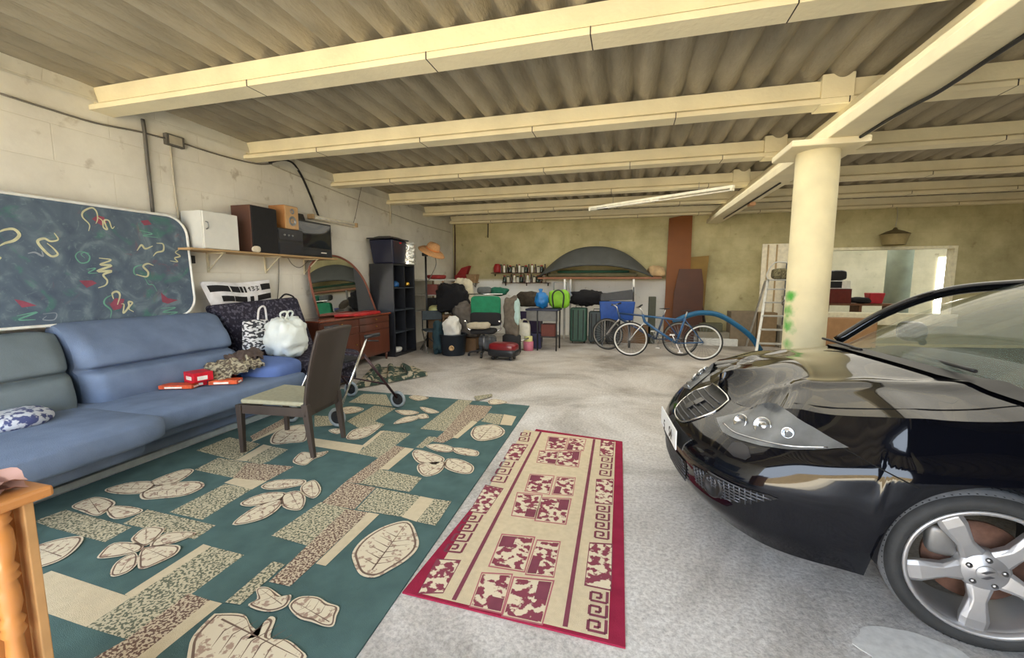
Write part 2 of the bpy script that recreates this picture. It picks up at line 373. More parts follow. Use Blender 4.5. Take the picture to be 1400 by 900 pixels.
# ================================================================ RUGS (pattern kept inside each rug's own mesh)
def crop(ox, oy, s): return lambda q: G(ox + q[0] / s, oy + q[1] / s)
kA = crop(40,600,3); kB = crop(300,600,3); kC = crop(430,530,4.5); kD = crop(240,540,4.5); kE = crop(550,570,2.728)
Mg = mat('rug_green_pile', sr(78,102,102), .95, var=.14, scale=6, bump=.4, bscale=300, spec=.1)
Mb = mat('rug_beige_pile', sr(196,184,158), .95, var=.06, scale=25, bump=.4, bscale=300, spec=.1)
Ms = mat('rug_speckled_green_beige', sr(98,102,88), .95, col2=sr(184,176,152), thr=.485, scale=75, detail=1.5, spec=.1)
Mr = mat('rug_speckled_brown_beige', sr(104,84,76), .95, col2=sr(188,174,152), thr=.50, scale=80, detail=1.5, spec=.1)
Ml = mat('rug_leaf_cream', sr(206,196,174), .95, col2=sr(160,138,124), thr=.60, scale=34, detail=3, spec=.1)
Mk = mat('rug_leaf_outline', sr(112,94,84), .95, spec=.1)
rug = MB()
c1, c2, c3, c4 = G(487,900), G(724,556), G(560,541), Vector((-3.86, 1.3, 0))
rx0 = lambda y: -3.80 + .00*y
rxr = lambda y: L2(c1.x, c2.x, (y - c1.y) / (c2.y - c1.y))
Y0, Y1 = .75, (c2.y + c3.y) / 2
base = [(-3.80, Y0), (rxr(Y0), Y0), (rxr(Y1), Y1 - .03), (-3.80, Y1 + .06)]
rug.prism(base, .0, .010, 0)
FN = [0]
def flat(k, pts, mi, z=.0108, ext=None):
    FN[0] += 1; z += .00009*FN[0]; rug.face([Vector((p.x, p.y, z)) for p in map(k, pts)], mi)
S, RR, B_ = 2, 3, 1
flat(kA, [(20,345),(150,298),(420,370),(310,432),(90,372)], S)
flat(kA, [(10,585),(92,550),(420,660),(235,782),(0,700)], B_)
flat(kA, [(392,648),(715,440),(747,450),(422,664)], B_)
flat(kA, [(747,450),(882,485),(672,642),(400,832),(235,782)], S)
flat(kA, [(655,643),(742,672),(455,900),(330,1000),(180,960),(400,832)], RR)
flat(kA, [(742,672),(792,685),(540,890),(420,1000),(330,1000),(455,900)], B_)
flat(kA, [(385,355),(485,297),(765,363),(680,420)], S)
flat(kA, [(575,308),(803,192),(913,213),(710,340)], S)
flat(kD, [(300,550),(385,510),(562,540),(470,592)], B_)
flat(kD, [(118,470),(264,395),(442,425),(352,520)], S)
flat(kD, [(442,425),(728,450),(562,540),(352,520)], RR)
flat(kD, [(128,350),(330,268),(522,310),(370,412)], S)
flat(kD, [(370,412),(542,313),(594,325),(432,417)], B_)
flat(kD, [(594,325),(692,345),(580,415),(522,437),(432,417)], S)
flat(kD, [(460,262),(668,150),(675,186),(475,290)], RR)
flat(kD, [(475,290),(675,186),(678,208),(450,308)], B_)
flat(kD, [(855,275),(1162,320),(1122,370),(858,325)], B_)
flat(kC, [(262,415),(432,272),(592,292),(395,442)], S)
flat(kC, [(285,372),(405,275),(432,272),(312,376)], B_)
flat(kC, [(497,365),(557,378),(402,512),(275,602),(188,592)], RR)
flat(kC, [(188,592),(378,625),(245,762),(42,722)], RR)
flat(kB, [(520,295),(612,310),(290,616),(204,597)], RR)
flat(kC, [(402,512),(662,565),(585,654),(275,600)], S)
flat(kC, [(382,628),(652,680),(537,808),(258,762)], S)
flat(kC, [(652,680),(737,697),(627,838),(537,808)], B_)
flat(kC, [(737,697),(843,712),(745,862),(627,838)], S)
flat(kC, [(557,378),(612,386),(455,517),(402,512)], B_)
flat(kB, [(415,268),(522,295),(360,447),(214,406)], S)
flat(kB, [(612,310),(656,318),(436,532),(395,522)], B_)
flat(kB, [(220,513),(270,525),(85,692),(24,682)], S)
flat(kC, [(652,262),(885,82),(975,86),(800,277)], S)
flat(kC, [(945,112),(1095,122),(1045,190),(870,310),(790,350),(728,340),(800,277)], RR)
flat(kC, [(972,210),(1002,222),(882,322),(850,317)], B_)
flat(kC, [(1068,165),(1160,173),(1135,238),(1025,215)], S)
flat(kC, [(1165,172),(1242,186),(1212,242),(1140,236)], B_)
flat(kC, [(700,310),(762,315),(664,382),(624,378)], S)
flat(kC, [(200,215),(370,118),(500,135),(372,215),(432,235),(345,300)], S)
flat(kC, [(210,98),(300,45),(440,50),(480,125),(380,112)], S)
flat(kC, [(0,130),(120,95),(130,60),(0,75)], S)
flat(kC, [(0,180),(100,185),(130,240),(0,250)], S)
flat(kC, [(1092,45),(1095,60),(1000,88),(980,60)], S)
# thin dark joins between tiles
def leaf(k, pts, veins=5, z=.0160, rim=1.0):
    P = [k(p) for p in pts]; cx = sum(p.x for p in P)/len(P); cy = sum(p.y for p in P)/len(P); cen = Vector((cx, cy, 0))
    P = [Vector((p.x, p.y, 0)) for p in P]
    sm = []
    n = len(P)
    for i in range(n):
        a, b, c, d = P[i-1], P[i], P[(i+1) % n], P[(i+2) % n]
        for kk in range(4):
            t = kk/4; sm.append(.5*((2*b)+(c-a)*t+(2*a-5*b+4*c-d)*t*t+(3*b-a-3*c+d)*t**3))
    rr = sum((p-cen).length for p in sm)/len(sm)
    def ring(off, zz, mi):
        q = []
        for p in sm:
            d = (p - cen); l = max(d.length, 1e-4); q.append(cen + d * ((l + off) / l) + Vector((0,0,zz)))
        # fan
        o = [cen + Vector((0,0,zz))] + q; m_ = len(q)
        rug.add(o, [(0, 1+i, 1+(i+1) % m_) for i in range(m_)], mi)
    ring(rr*.04+.003, z, 4); ring(-rr*.02, z+.0005, 5); ring(-rr*.05-.006, z+.0010, 4)
    # veins
    far = max(sm, key=lambda p: (p-cen).length); d = (far-cen); L_ = d.length; d.normalize(); pr = Vector((-d.y, d.x, 0))
    def stroke(a, b, w):
        q = (b-a).normalized(); e = Vector((-q.y, q.x, 0))*w/2
        rug.face([a+e*.2+Vector((0,0,z+.0015)), b+e+Vector((0,0,z+.0015)), b-e+Vector((0,0,z+.0015)), a-e*.2+Vector((0,0,z+.0015))], 5)
    near = min(sm, key=lambda p: (p-cen).dot(d))
    stroke(far + (cen-far)*.08, near + (cen-near)*.2, rr*.05)
    for i in range(veins):
        t = -.55 + 1.1*i/max(1, veins-1)
        for sg in (-1, 1):
            a = cen + d*L_*t*.8
            b = a + (pr*sg*rr*.62 + d*rr*.25) * (1-abs(t)*.55)
            stroke(b, a, rr*.035)
leaf(kB, [(772,352),(805,410),(808,455),(770,500),(700,545),(640,575),(585,565),(560,520),(555,475),(600,420),(680,372)], 6)
leaf(kB, [(0,735),(100,740),(130,790),(175,822),(195,755),(222,760),(200,830),(270,840),(320,875),(345,920),(200,1010),(0,1010),(-110,960),(-115,880),(-95,820),(-25,745)], 6)
leaf(kB, [(155,630),(200,625),(250,660),(290,655),(270,700),(200,720),(125,695),(160,670)], 3)
leaf(kB, [(290,700),(330,665),(400,665),(440,690),(485,705),(475,740),(465,778),(430,780),(380,760),(330,745)], 4)
leaf(kB, [(175,205),(230,180),(345,178),(330,200),(220,216)], 3); leaf(kB, [(92,272),(180,235),(268,232),(240,262),(130,285)], 3)
leaf(kB, [(58,360),(150,290),(252,258),(240,295),(170,340)], 3); leaf(kB, [(262,240),(325,225),(350,255),(330,300),(265,288)], 3)
leaf(kB, [(342,200),(390,180),(414,220),(385,252),(340,228)], 3)
leaf(kA, [(430,412),(480,376),(548,378),(535,405),(480,448),(430,432)], 2); leaf(kA, [(290,490),(350,440),(455,444),(455,468),(380,490),(300,500)], 2)
leaf(kA, [(340,573),(360,520),(432,480),(440,522),(400,560)], 2); leaf(kA, [(452,530),(475,460),(605,450),(602,482),(540,515),(475,542)], 3)
leaf(kA, [(500,452),(560,400),(682,396),(600,435)], 2)
leaf(kA, [(320,215),(420,188),(520,188),(480,225),(430,235),(340,230)], 3); leaf(kA, [(500,185),(620,138),(672,140),(600,190),(520,202)], 3)
leaf(kA, [(470,225),(560,195),(685,185),(712,205),(640,240),(540,252),(470,255)], 4)
leaf(kA, [(180,285),(270,250),(345,268),(330,295),(280,325),(220,305)], 3); leaf(kA, [(320,300),(360,285),(460,300),(430,322),(350,337)], 3)
leaf(kA, [(0,470),(100,430),(200,413),(214,430),(170,480),(100,520),(0,540)], 4)
leaf(kC, [(605,420),(640,395),(760,430),(795,455),(750,490),(700,480),(640,470)], 3); leaf(kC, [(640,490),(700,470),(800,470),(770,530),(690,557),(645,530)], 3)
leaf(kC, [(805,470),(830,450),(900,458),(972,495),(960,537),(890,537),(810,505)], 3)
leaf(kC, [(970,280),(1000,250),(1100,238),(1162,270),(1150,305),(1080,330),(1010,335),(972,310)], 5)
leaf(kC, [(690,370),(760,358),(850,380),(840,405),(760,402)], 2); leaf(kC, [(850,385),(900,383),(1000,402),(990,432),(880,415)], 2)
leaf(kC, [(500,150),(590,150),(640,165),(560,178)], 2); leaf(kC, [(490,232),(560,190),(650,185),(600,215)], 2); leaf(kC, [(650,130),(700,135),(765,160),(700,165)], 2)
leaf(kC, [(630,180),(680,170),(700,195),(650,200)], 2)
leaf(kC, [(200,320),(235,275),(300,255),(412,235),(340,300),(260,328)], 4)
leaf(kD, [(590,290),(620,240),(700,205),(800,200),(800,288),(700,305),(610,312)], 4)
leaf(kD, [(730,410),(780,365),(850,370),(935,358),(900,388),(850,405),(800,442),(740,432)], 4)
leaf(kC, [(125,150),(220,125),(300,140),(240,165),(150,170)], 2); leaf(kC, [(585,68),(620,55),(700,70),(640,88)], 2); leaf(kC, [(1072,88),(1120,80),(1185,100),(1090,112)], 2)
leaf(kC, [(90,275),(130,262),(180,275),(140,295)], 2)
o = rug.build('area_rug', [Mg, Mb, Ms, Mr, Ml, Mk], tri=True)
tag(o, 'large dark green rug with beige tiles and cream leaf pattern in front of the sofa', 'rug')

# --- smaller crimson runner
Mcr = mat('runner_crimson', sr(142,40,66), .95, var=.12, scale=10, bump=.4, bscale=300, spec=.1)
Mfd = mat('runner_beige', sr(200,186,158), .95, var=.07, scale=30, bump=.4, bscale=300, spec=.1)
Mpl = mat('runner_plum', sr(120,66,80), .95, spec=.1)
Mfl = mat('runner_flowers', sr(128,66,80), .95, col2=sr(208,196,172), thr=.50, scale=26, detail=2, spec=.1)
Mpk = mat('runner_dusty_rose', sr(166,98,108), .95, spec=.1)
ru = MB()
q0, q1, q2, q3 = G(550,812), G(733,588), G(851,605), G(855,888)
ru.prism([(q0.x,q0.y),(q3.x,q3.y),(q2.x,q2.y),(q1.x,q1.y)], 0, .009, 0)
def F(pts, mi, z=.0098, k=kE): ru.face([Vector((p.x, p.y, z)) for p in map(k, pts)], mi)
def line(a, b, w, mi, z=.0112):
    a = Vector(a); b = Vector(b); d = (b-a).normalized(); e = Vector((-d.y, d.x, 0))*w/2; zz = Vector((0,0,z))
    ru.face([a+e+zz, b+e+zz, b-e+zz, a-e+zz], mi)
F([(75,668),(768,838),(795,97),(455,52)], 1)                      # beige field
def kEf(p): v = kE(p); return Vector((v.x, v.y, 0))
line(kEf((192,692)), kEf((518,58)), .022, 2); line(kEf((607,792)), kEf((716,88)), .022, 2)
panels = [[(130,540),(215,545),(152,662),(62,664)], [(310,262),(374,275),(312,365),(254,357)], [(412,105),(467,110),(432,166),(380,160)],
          [(700,480),(782,485),(777,652),(682,632)], [(725,240),(785,240),(782,331),(720,326)], [(742,92),(790,98),(785,151),(737,148)]]
def inset(pts, s):
    cx = sum(p[0] for p in pts)/len(pts); cy = sum(p[1] for p in pts)/len(pts); return [(cx+(p[0]-cx)*s, cy+(p[1]-cy)*s) for p in pts]
for p in panels: F(inset(p,1.07), 2, .0102); F(p, 3, .0106)
sqs = [[(548,80),(614,85),(602,128),(537,126)], [(626,85),(682,90),(673,130),(612,128)], [(515,132),(582,135),(570,180),(505,173)], [(588,133),(662,135),(653,190),(575,182)],
       [(480,222),(562,228),(545,292),(462,280)], [(580,232),(642,235),(633,297),(562,292)], [(432,292),(517,300),(492,382),(412,371)], [(520,310),(624,315),(606,403),(500,390)],
       [(375,450),(487,460),(452,580),(330,560)], [(505,472),(584,478),(562,600),(465,590)], [(300,595),(404,600),(367,735),(258,711)], [(420,612),(557,625),(517,776),(380,746)]]
for i, p in enumerate(sqs):
    F(inset(p,1.13), 4, .0101); F(inset(p,1.05), 1, .0104); F(p, 3, .0108)
    a, b, c_, d = [Vector(q) for q in p]      # solid plum corner block
    n_ = (i * 7) % 4; cor = [(a,b,d),(b,c_,a),(c_,d,b),(d,a,c_)][n_]
    u1 = cor[1]-cor[0]; u2 = cor[2]-cor[0]; F([tuple(cor[0]), tuple(cor[0]+u1*.45), tuple(cor[0]+u1*.45+u2*.35), tuple(cor[0]+u2*.35)], 2, .0112)
# greek key borders
def keyrow(pa, pb, wv, n):
    """n key units from crop point pa to pb; wv is the crop vector across the band"""
    a = kEf(pa); b = kEf(pb); v = kEf((pb[0]+wv[0], pb[1]+wv[1])) - b; st = (b - a) / n
    for i in range(n):
        o_ = a + st * i; X = lambda s, t: o_ + st * s + v * t
        P_ = [(0,0),(.85,0),(.85,1),(.22,1),(.22,.38),(.58,.38),(.58,.68)]
        for (s0, t0), (s1, t1) in zip(P_, P_[1:]): line(X(s0, t0), X(s1, t1), .014, 2 if n else 4, .0110)
keyrow((300,372), (215,520), (-62,-6), 4); keyrow((420,172), (378,256), (-50,-6), 3); keyrow((478,62), (468,100), (-34,-4), 2)
keyrow((772,338), (768,470), (-50,-8), 4); keyrow((765,662), (758,828), (-68,-16), 3); keyrow((783,156), (776,232), (-40,-6), 3)
o = ru.build('runner_rug', [Mcr, Mfd, Mpl, Mfl, Mpk], tri=True)
tag(o, 'crimson bordered beige runner rug with plum flower squares beside the car', 'rug')
# light cement patch on the floor by the front wheel
pc = G(1262,905); m = MB(); pts = [(pc.x + (.21+.05*noise.noise(Vector((cos(a)*2,sin(a)*2,1))))*cos(a), pc.y + (.16+.05*noise.noise(Vector((cos(a)*2,sin(a)*2,5))))*sin(a)) for a in [2*pi*k/40 for k in range(40)]]
m.prism(pts, .0, .0015); tag(m.build('trim_13', mat('pale_cement_patch', sr(206,206,204), .8, var=.12, scale=30), tri=True), kind='structure')
# ================================================================ CAR (local frame: x back from the nose, y towards the viewer's side is negative, z up)
CA = R(5); car = empty('parked_car', (.258, 2.885, 0), CA, 'black hatchback car seen from its front corner, parked on the right', 'car')
Mbk = mat('black_car_paint', (.0022,.0026,.0048), .12, var=.05, coat=.62, spec=.12)
Mgl = mat('dark_windscreen_glass', (.16,.20,.17), .03, trans=.0, alpha=.42, spec=.9, var=.0)
Mpl2 = mat('matte_black_plastic', (.012,.012,.014), .45, var=.2, scale=40)
Mgr = mat('grille_grey_mesh', (.10,.105,.12), .35, metal=.6)
Mch = mat('chrome', (.75,.75,.76), .12, metal=1., var=.02)
Mal = mat('silver_alloy', (.40,.40,.41), .42, metal=.75, var=.06)
Mty = mat('tyre_rubber', (.02,.021,.022), .7, var=.2, scale=20, bump=.2, bscale=40)
Mwh = mat('number_plate_white', sr(225,228,230), .4, var=.02)
Mint = mat('car_interior_dark', (.018,.02,.02), .7)
HW = .975; XH = 1.08            # half width, hub x
# plan outline at shoulder level: u in [0,1] from the centre of the nose round the corner and down the side
def plan(u, z):
    """outline point for parameter u (0 nose centre .. 1 tail centre)"""
    # control pts (x, y) of the near side
    return None
OUT = spline([(0,0,0),(.012,.22,0),(.05,.44,0),(.13,.63,0),(.27,.79,0),(.47,.89,0),(.72,.945,0),(1.05,.97,0),(1.5,.975,0),(2.2,.97,0),(3.0,.955,0),(3.7,.925,0),(4.2,.86,0),(4.45,.72,0),(4.6,.45,0),(4.64,0,0)], 12)
cum = [0]
for a, b in zip(OUT, OUT[1:]): cum.append(cum[-1] + (b - a).length)
TOT = cum[-1]
def outp(s):
    s = max(0, min(TOT, s)); 
    for i in range(len(cum)-1):
        if cum[i+1] >= s: break
    t = (s - cum[i]) / (cum[i+1] - cum[i]); p = OUT[i].lerp(OUT[i+1], t); d = (OUT[i+1]-OUT[i]).normalized()
    return p, Vector((d.y, -d.x, 0)) * -1   # outward normal (points to -x / +y)
def lerpt(tab, x):
    if x <= tab[0][0]: return tab[0][1]
    for (a, b), (c, d) in zip(tab, tab[1:]):
        if x <= c: t = (x-a)/(c-a); t = t*t*(3-2*t); return b + (d-b)*t
    return tab[-1][1]
def zsh(x):     # shoulder (upper edge of the sides) height along the car
    return lerpt([(0,.735),(.15,.79),(.45,.855),(.9,.92),(1.5,.975),(2.4,1.0),(3.4,1.04),(4.2,1.06),(4.64,1.0)], x)
def zbot(x): return lerpt([(0,.17),(.3,.17),(.9,.20),(1.6,.20),(3.6,.22),(4.64,.28)], x)
RA = .375; ZW = .330; XR = XH + 2.72
def prof(x, w):  # outward offset of the skin as a function of relative height w (0 bottom .. 1 shoulder)
    front = max(0., 1 - x/.8)
    a = -.07*(1-w)**3 * (1+1.2*front)                 # tuck under at the sill / spoiler
    fr_ = min(1, front*1.25); w0 = .66 - .24*min(1, max(0, 1.5-x)/.9); b = -(.09 + .23*fr_)*max(0, (w-w0)/(1-w0))**1.9   # lean in towards the shoulder
    c = .022*math.exp(-((w-.70)/.08)**2) * (1-front)   # crease line along the side
    d = .03*math.exp(-((w-.16)/.10)**2) * front       # splitter
    return a + b + c + d
def lift(x): return .055*max(0, 1 - max(0, x)/1.15)
def skin(s, z, off=0.):
    p, n = outp(s); x = p.x; zb, zs = zbot(x), zsh(x); w = (z - zb)/(zs - zb)
    w = max(0, min(1, w)); o = prof(x, w) + off
    # wheel-arch flare
    for xc in (XH, XR):
        r = sqrt((x-xc)**2 + (z-ZW)**2)
        o += .016*math.exp(-((r-RA-.02)/.07)**2) * max(0, min(1, (p.y-.74)/.2))
    return Vector((p.x + n.x*o, -(p.y + n.y*o), z + lift(p.x)))
body = MB(); NS, NV = 300, 22
svals = [TOT * i / NS for i in range(NS+1)]
def side(sg):
    vs = []; fs = []
    for s in svals:
        p, n = outp(s); zb, zs = zbot(p.x), zsh(p.x); z0 = zb
        for xc in (XH, XR):
            if p.y > .6 and abs(p.x-xc) < RA: z0 = max(zb, ZW + sqrt(RA**2 - (p.x-xc)**2))
        for j in range(NV+1):
            q = skin(s, z0 + (zs-z0)*j/NV); vs.append((q.x, q.y*sg, q.z))
    for i in range(NS):
        for j in range(NV): a = i*(NV+1)+j; b = a+NV+1; fs.append((a, b, b+1, a+1))
    body.add(vs, fs, 0)
side(1); side(-1)
# inner wheel-arch liners (dark)
for sg in (-1, 1):
    for xc in (XH, XR):
        vs = []; fs = []; K = 28
        for k in range(K+1):
            a = -.05 + (pi+.10)*k/K
            x = xc + RA*cos(a); z = ZW + RA*sin(a)
            yo = HW - .035
            for yy in (yo, .62): vs.append((x, sg*yy, max(z, .14)))
        for k in range(K): fs.append((2*k, 2*k+1, 2*k+3, 2*k+2))
        body.add(vs, fs, 1)
# hood / top deck surface between the two shoulders
def topz(x, y):
    hwid = max(.05, _hw(x)); e = min(1, abs(y)/hwid); zc = lerpt([(0,.72),(.14,.80),(.3,.87),(.45,.93),(.8,1.01),(1.15,1.065),(1.75,1.09)], x)
    z = zsh(x) + (zc - zsh(x)) * (1 - e**2.6) + lift(x)
    # raised V crease running back from the grille
    cr = lerpt([(0,.26),(1.5,.62)], x)
    z += .014*math.exp(-((abs(y)-cr)/.05)**2) * min(1, x/.3)
    return z
HWt = []
for s in svals: q = skin(s, zsh(outp(s)[0].x)); HWt.append((q.x, -q.y))
def _hw(x):
    best = None
    for (a, b), (c, d) in zip(HWt, HWt[1:]):
        if a <= x <= c: return b + (d-b)*((x-a)/(c-a+1e-9))
    return HWt[0][1] if x < HWt[0][0] else HWt[-1][1]
xn = min(a for a, b in HWt); XC = 1.40
def cowlx(y): return 1.13 + .34*(abs(y)/.85)**2        # windscreen base line, bowed forward at the centre
S1 = min(s for s in svals if skin(s, zsh(outp(s)[0].x)).x > 1.46)
ZCT = [(0,.80),(.10,.85),(.25,.90),(.45,.95),(.8,1.015),(1.13,1.065),(1.5,1.09)]
def hoodp(i, j, sg=1):   # i along the shoulder from the nose centre to the cowl corner, j from the edge to the centre line
    s = S1 * i; p_, _ = outp(s); E_ = skin(s, zsh(p_.x)); ex, ey, ez = E_.x, -E_.y, E_.z
    kx = HWt[0][0] + (cowlx(0) - HWt[0][0]) * (i ** .8); kz = lerpt(ZCT, kx); kz = ez + (max(kz, ez) - ez)
    y = ey * (1 - j); w_ = 1 - (1 - j) ** 1.5
    x = ex + (kx - ex) * w_
    z = ez + (kz - ez) * (1 - (1 - j) ** (1.15 + .6*min(1, i/.5)))
    cr = lerpt([(0,.24),(1.4,.60)], x); z += .013*math.exp(-((y-cr)/.05)**2) * min(1, max(0, (x-.25)/.4))
    return Vector((x, -y * sg, z))
def hood(sg):
    return lambda i, j: hoodp(i, j, sg)
body.grid(hood(1), 90, 30, 0); body.grid(hood(-1), 90, 30, 0)
# strip of fender top between hood corner (y=.86) and the shoulder behind it
# rear deck/roof cabin block
RZ = 1.53
def cabin_sec(x):   # half width & z of roofline
    return lerpt([(XC-.2,1.03),(1.95,1.24),(2.35,1.46),(2.8,RZ),(3.4,1.52),(4.1,1.40),(4.5,1.15)], x)
roofm = MB()
def rooff(i, j):
    t = -1 + 2*i; x = 2.28 + (4.15-2.28)*j; hw = lerpt([(2.2,.60),(2.8,.66),(4.2,.58)], x); z = lerpt([(2.28,1.455),(2.9,1.545),(3.5,1.54),(4.15,1.44)], x)
    return Vector((x + .10*t*t*(1-j), t*hw, z - .05*abs(t)**2.5))
roofm.grid(rooff, 16, 16, 0)
# beltline deck (dark) and rear
def belt(i, j):
    t = -1+2*i; x = XC+.05 + (4.6-XC-.05)*j; hw = _hw(x); return Vector((x, t*hw, zsh(x) - .004))
# pillars: A pillars from the cowl corner to the roof, C pillars
for sg in (-1, 1):
    a_ = [Vector((1.40, sg*.84, 1.03)), Vector((1.68, sg*.77, 1.265)), Vector((2.0, sg*.70, 1.42)), Vector((2.4, sg*.65, 1.475)), Vector((2.9, sg*.66, 1.50)), Vector((3.5, sg*.65, 1.49)), Vector((4.15, sg*.58, 1.40))]
    roofm.tube(spline(a_, 6), .035, 8, 0)
    roofm.tube([(2.95, sg*.66, 1.49), (2.98, sg*.88, 1.02)], .03, 6, 0)
    roofm.hexa([(3.65, sg*.64, 1.46), (4.12, sg*.56, 1.42), (4.5, sg*.70, 1.02), (3.95, sg*.88, 1.02), (3.65, sg*.60, 1.46), (4.12, sg*.5, 1.42), (4.5, sg*.66, 1.02), (3.95, sg*.84, 1.02)], 0)
body.grid(lambda i, j: (lambda t: Vector((4.12 + .48*j, t*L2(.56, .8, j), L2(1.43, 1.0, j) + .03*sin(pi*j))))(-1+2*i), 8, 6, 0)
bo = body.build('body', [Mbk, Mpl2], car, smooth=True, merge=True)
roofm.build('roof', [Mbk], car, smooth=True)
# windscreen
ws = MB()
def wsf(i, j):
    t = -1 + 2*i
    a = Vector((cowlx(t*.80)+.02, t*.80, 1.055 - .05*t*t)); b = Vector((2.22 + .10*t*t, t*.64, 1.50 - .035*abs(t)**2.5))
    p = a.lerp(b, j); p.z += .045*sin(pi*j); return p
ws.grid(wsf, 20, 14, 0); ws.build('windscreen', Mgl, car, smooth=True)
# black cowl strip + wipers
cw = MB()
def cwf(i, j):
    t = -1 + 2*i; q = hoodp(1, 1-min(.9, abs(t)*.9), 1 if t < 0 else -1); q2 = hoodp(.93, 1-min(.9, abs(t)*.9), 1 if t < 0 else -1); q2.z += .008; r_ = Vector((cowlx(q.y)+.05, q.y, q.z+.012)); return q2.lerp(r_, j) + Vector((0,0,.004))
cw.grid(cwf, 24, 3, 0); cw.build('cowl_panel', Mpl2, car, smooth=True)
for sg, yy in ((1, -.55), (1, .05)):
    w_ = MB(); w_.tube(spline([(cowlx(yy)+.0, yy, 1.08), (cowlx(yy)+.02, yy+.3, 1.085), (cowlx(yy)+.07, yy+.58, 1.075)], 6), .009, 6); w_.build('wiper', Mpl2, car, smooth=True)
# side glass + belt deck inside
for sg in (-1, 1):
    sgm = MB(); sgm.face([(XC+.22, sg*.83, 1.02), (2.95, sg*.87, 1.03), (2.93, sg*.665, 1.48), (2.42, sg*.62, 1.40)][::1], 0); sgm.face([(3.0, sg*.87, 1.03), (3.95, sg*.86, 1.04), (3.66, sg*.63, 1.46), (2.97, sg*.665, 1.48)], 0)
    sgm.build('side_window', Mgl, car)
it = MB()
it.grid(lambda i, j: Vector((1.55+.45*j, -.76+1.52*i, 1.0 + .05*sin(pi*j) - .03*abs(2*i-1)**3)), 10, 6, 0)     # dashboard
it.box(1.7, 4.2, -.8, .8, .55, .6, 0)
it.torus(.18, .016, (2.18, -.36, 1.02), axis='x', n=24, mi=0)
ito = it.build('dashboard', Mint, car, smooth=False)
for yy in (-.38, .38):
    st = MB(); st.soft((2.85, yy, .98), (.16, .48, .62), .5, .5, 14, 10); st.soft((2.9, yy, 1.34), (.10, .26, .18), .6, .6, 12, 8); st.soft((2.65, yy, .70), (.5, .5, .16), .5, .5); st.build('seat', Mint, car, smooth=True)
# wing mirrors
for sg in (-1, 1):
    wm = MB(); wm.soft((2.02, sg*1.02, 1.10), (.13, .24, .16), .7, .7); wm.tube([(2.0, sg*.86, 1.03), (2.02, sg*.95, 1.06)], .025, 6); wm.build('wing_mirror', Mbk, car, smooth=True)
# --- patches on the skin, given as (s, z) outlines ; s = arc length from the nose centre (near side positive, far side via sg)
def patch(poly, off, mats, name, parent, sg=1, bulge=0., n=26, mi=0, smooth=True, mb=None, build=True):
    """tessellated polygon lying on the skin"""
    m_ = mb or MB(); bm = bmesh.new(); vs = [bm.verts.new((p[0], p[1], 0)) for p in poly]; f_ = bm.faces.new(vs)
    xs = [p[0] for p in poly]; zs = [p[1] for p in poly]
    for k in range(1, n):
        c_ = min(xs) + (max(xs)-min(xs))*k/n
        bmesh.ops.bisect_plane(bm, geom=bm.verts[:]+bm.edges[:]+bm.faces[:], plane_co=(c_,0,0), plane_no=(1,0,0))
    for k in range(1, 8):
        c_ = min(zs) + (max(zs)-min(zs))*k/8
        bmesh.ops.bisect_plane(bm, geom=bm.verts[:]+bm.edges[:]+bm.faces[:], plane_co=(0,c_,0), plane_no=(0,1,0))
    bm.verts.ensure_lookup_table(); bm.verts.index_update()
    def inside(v):   # distance to boundary
        d = 9.
        for a, b in zip(poly, poly[1:]+poly[:1]):
            a = Vector(a); b = Vector(b); q = Vector((v.x, v.y)); t = max(0, min(1, (q-a).dot(b-a)/max(1e-9,(b-a).length_squared))); d = min(d, (q-a.lerp(b, t)).length)
        return d
    pv = []
    for v in bm.verts:
        o_ = off + bulge*min(1, inside(v.co)/.04)**.5 if bulge else off
        q = skin(abs(v.co.x), v.co.y, o_); sgn = sg if v.co.x >= 0 else -sg
        pv.append((q.x, q.y*sgn, q.z))
    m_.add(pv, [tuple(v.index for v in f.verts) for f in bm.faces], mi); bm.free()
    if build: return m_.build(name, mats, parent, smooth=smooth)
    return m_
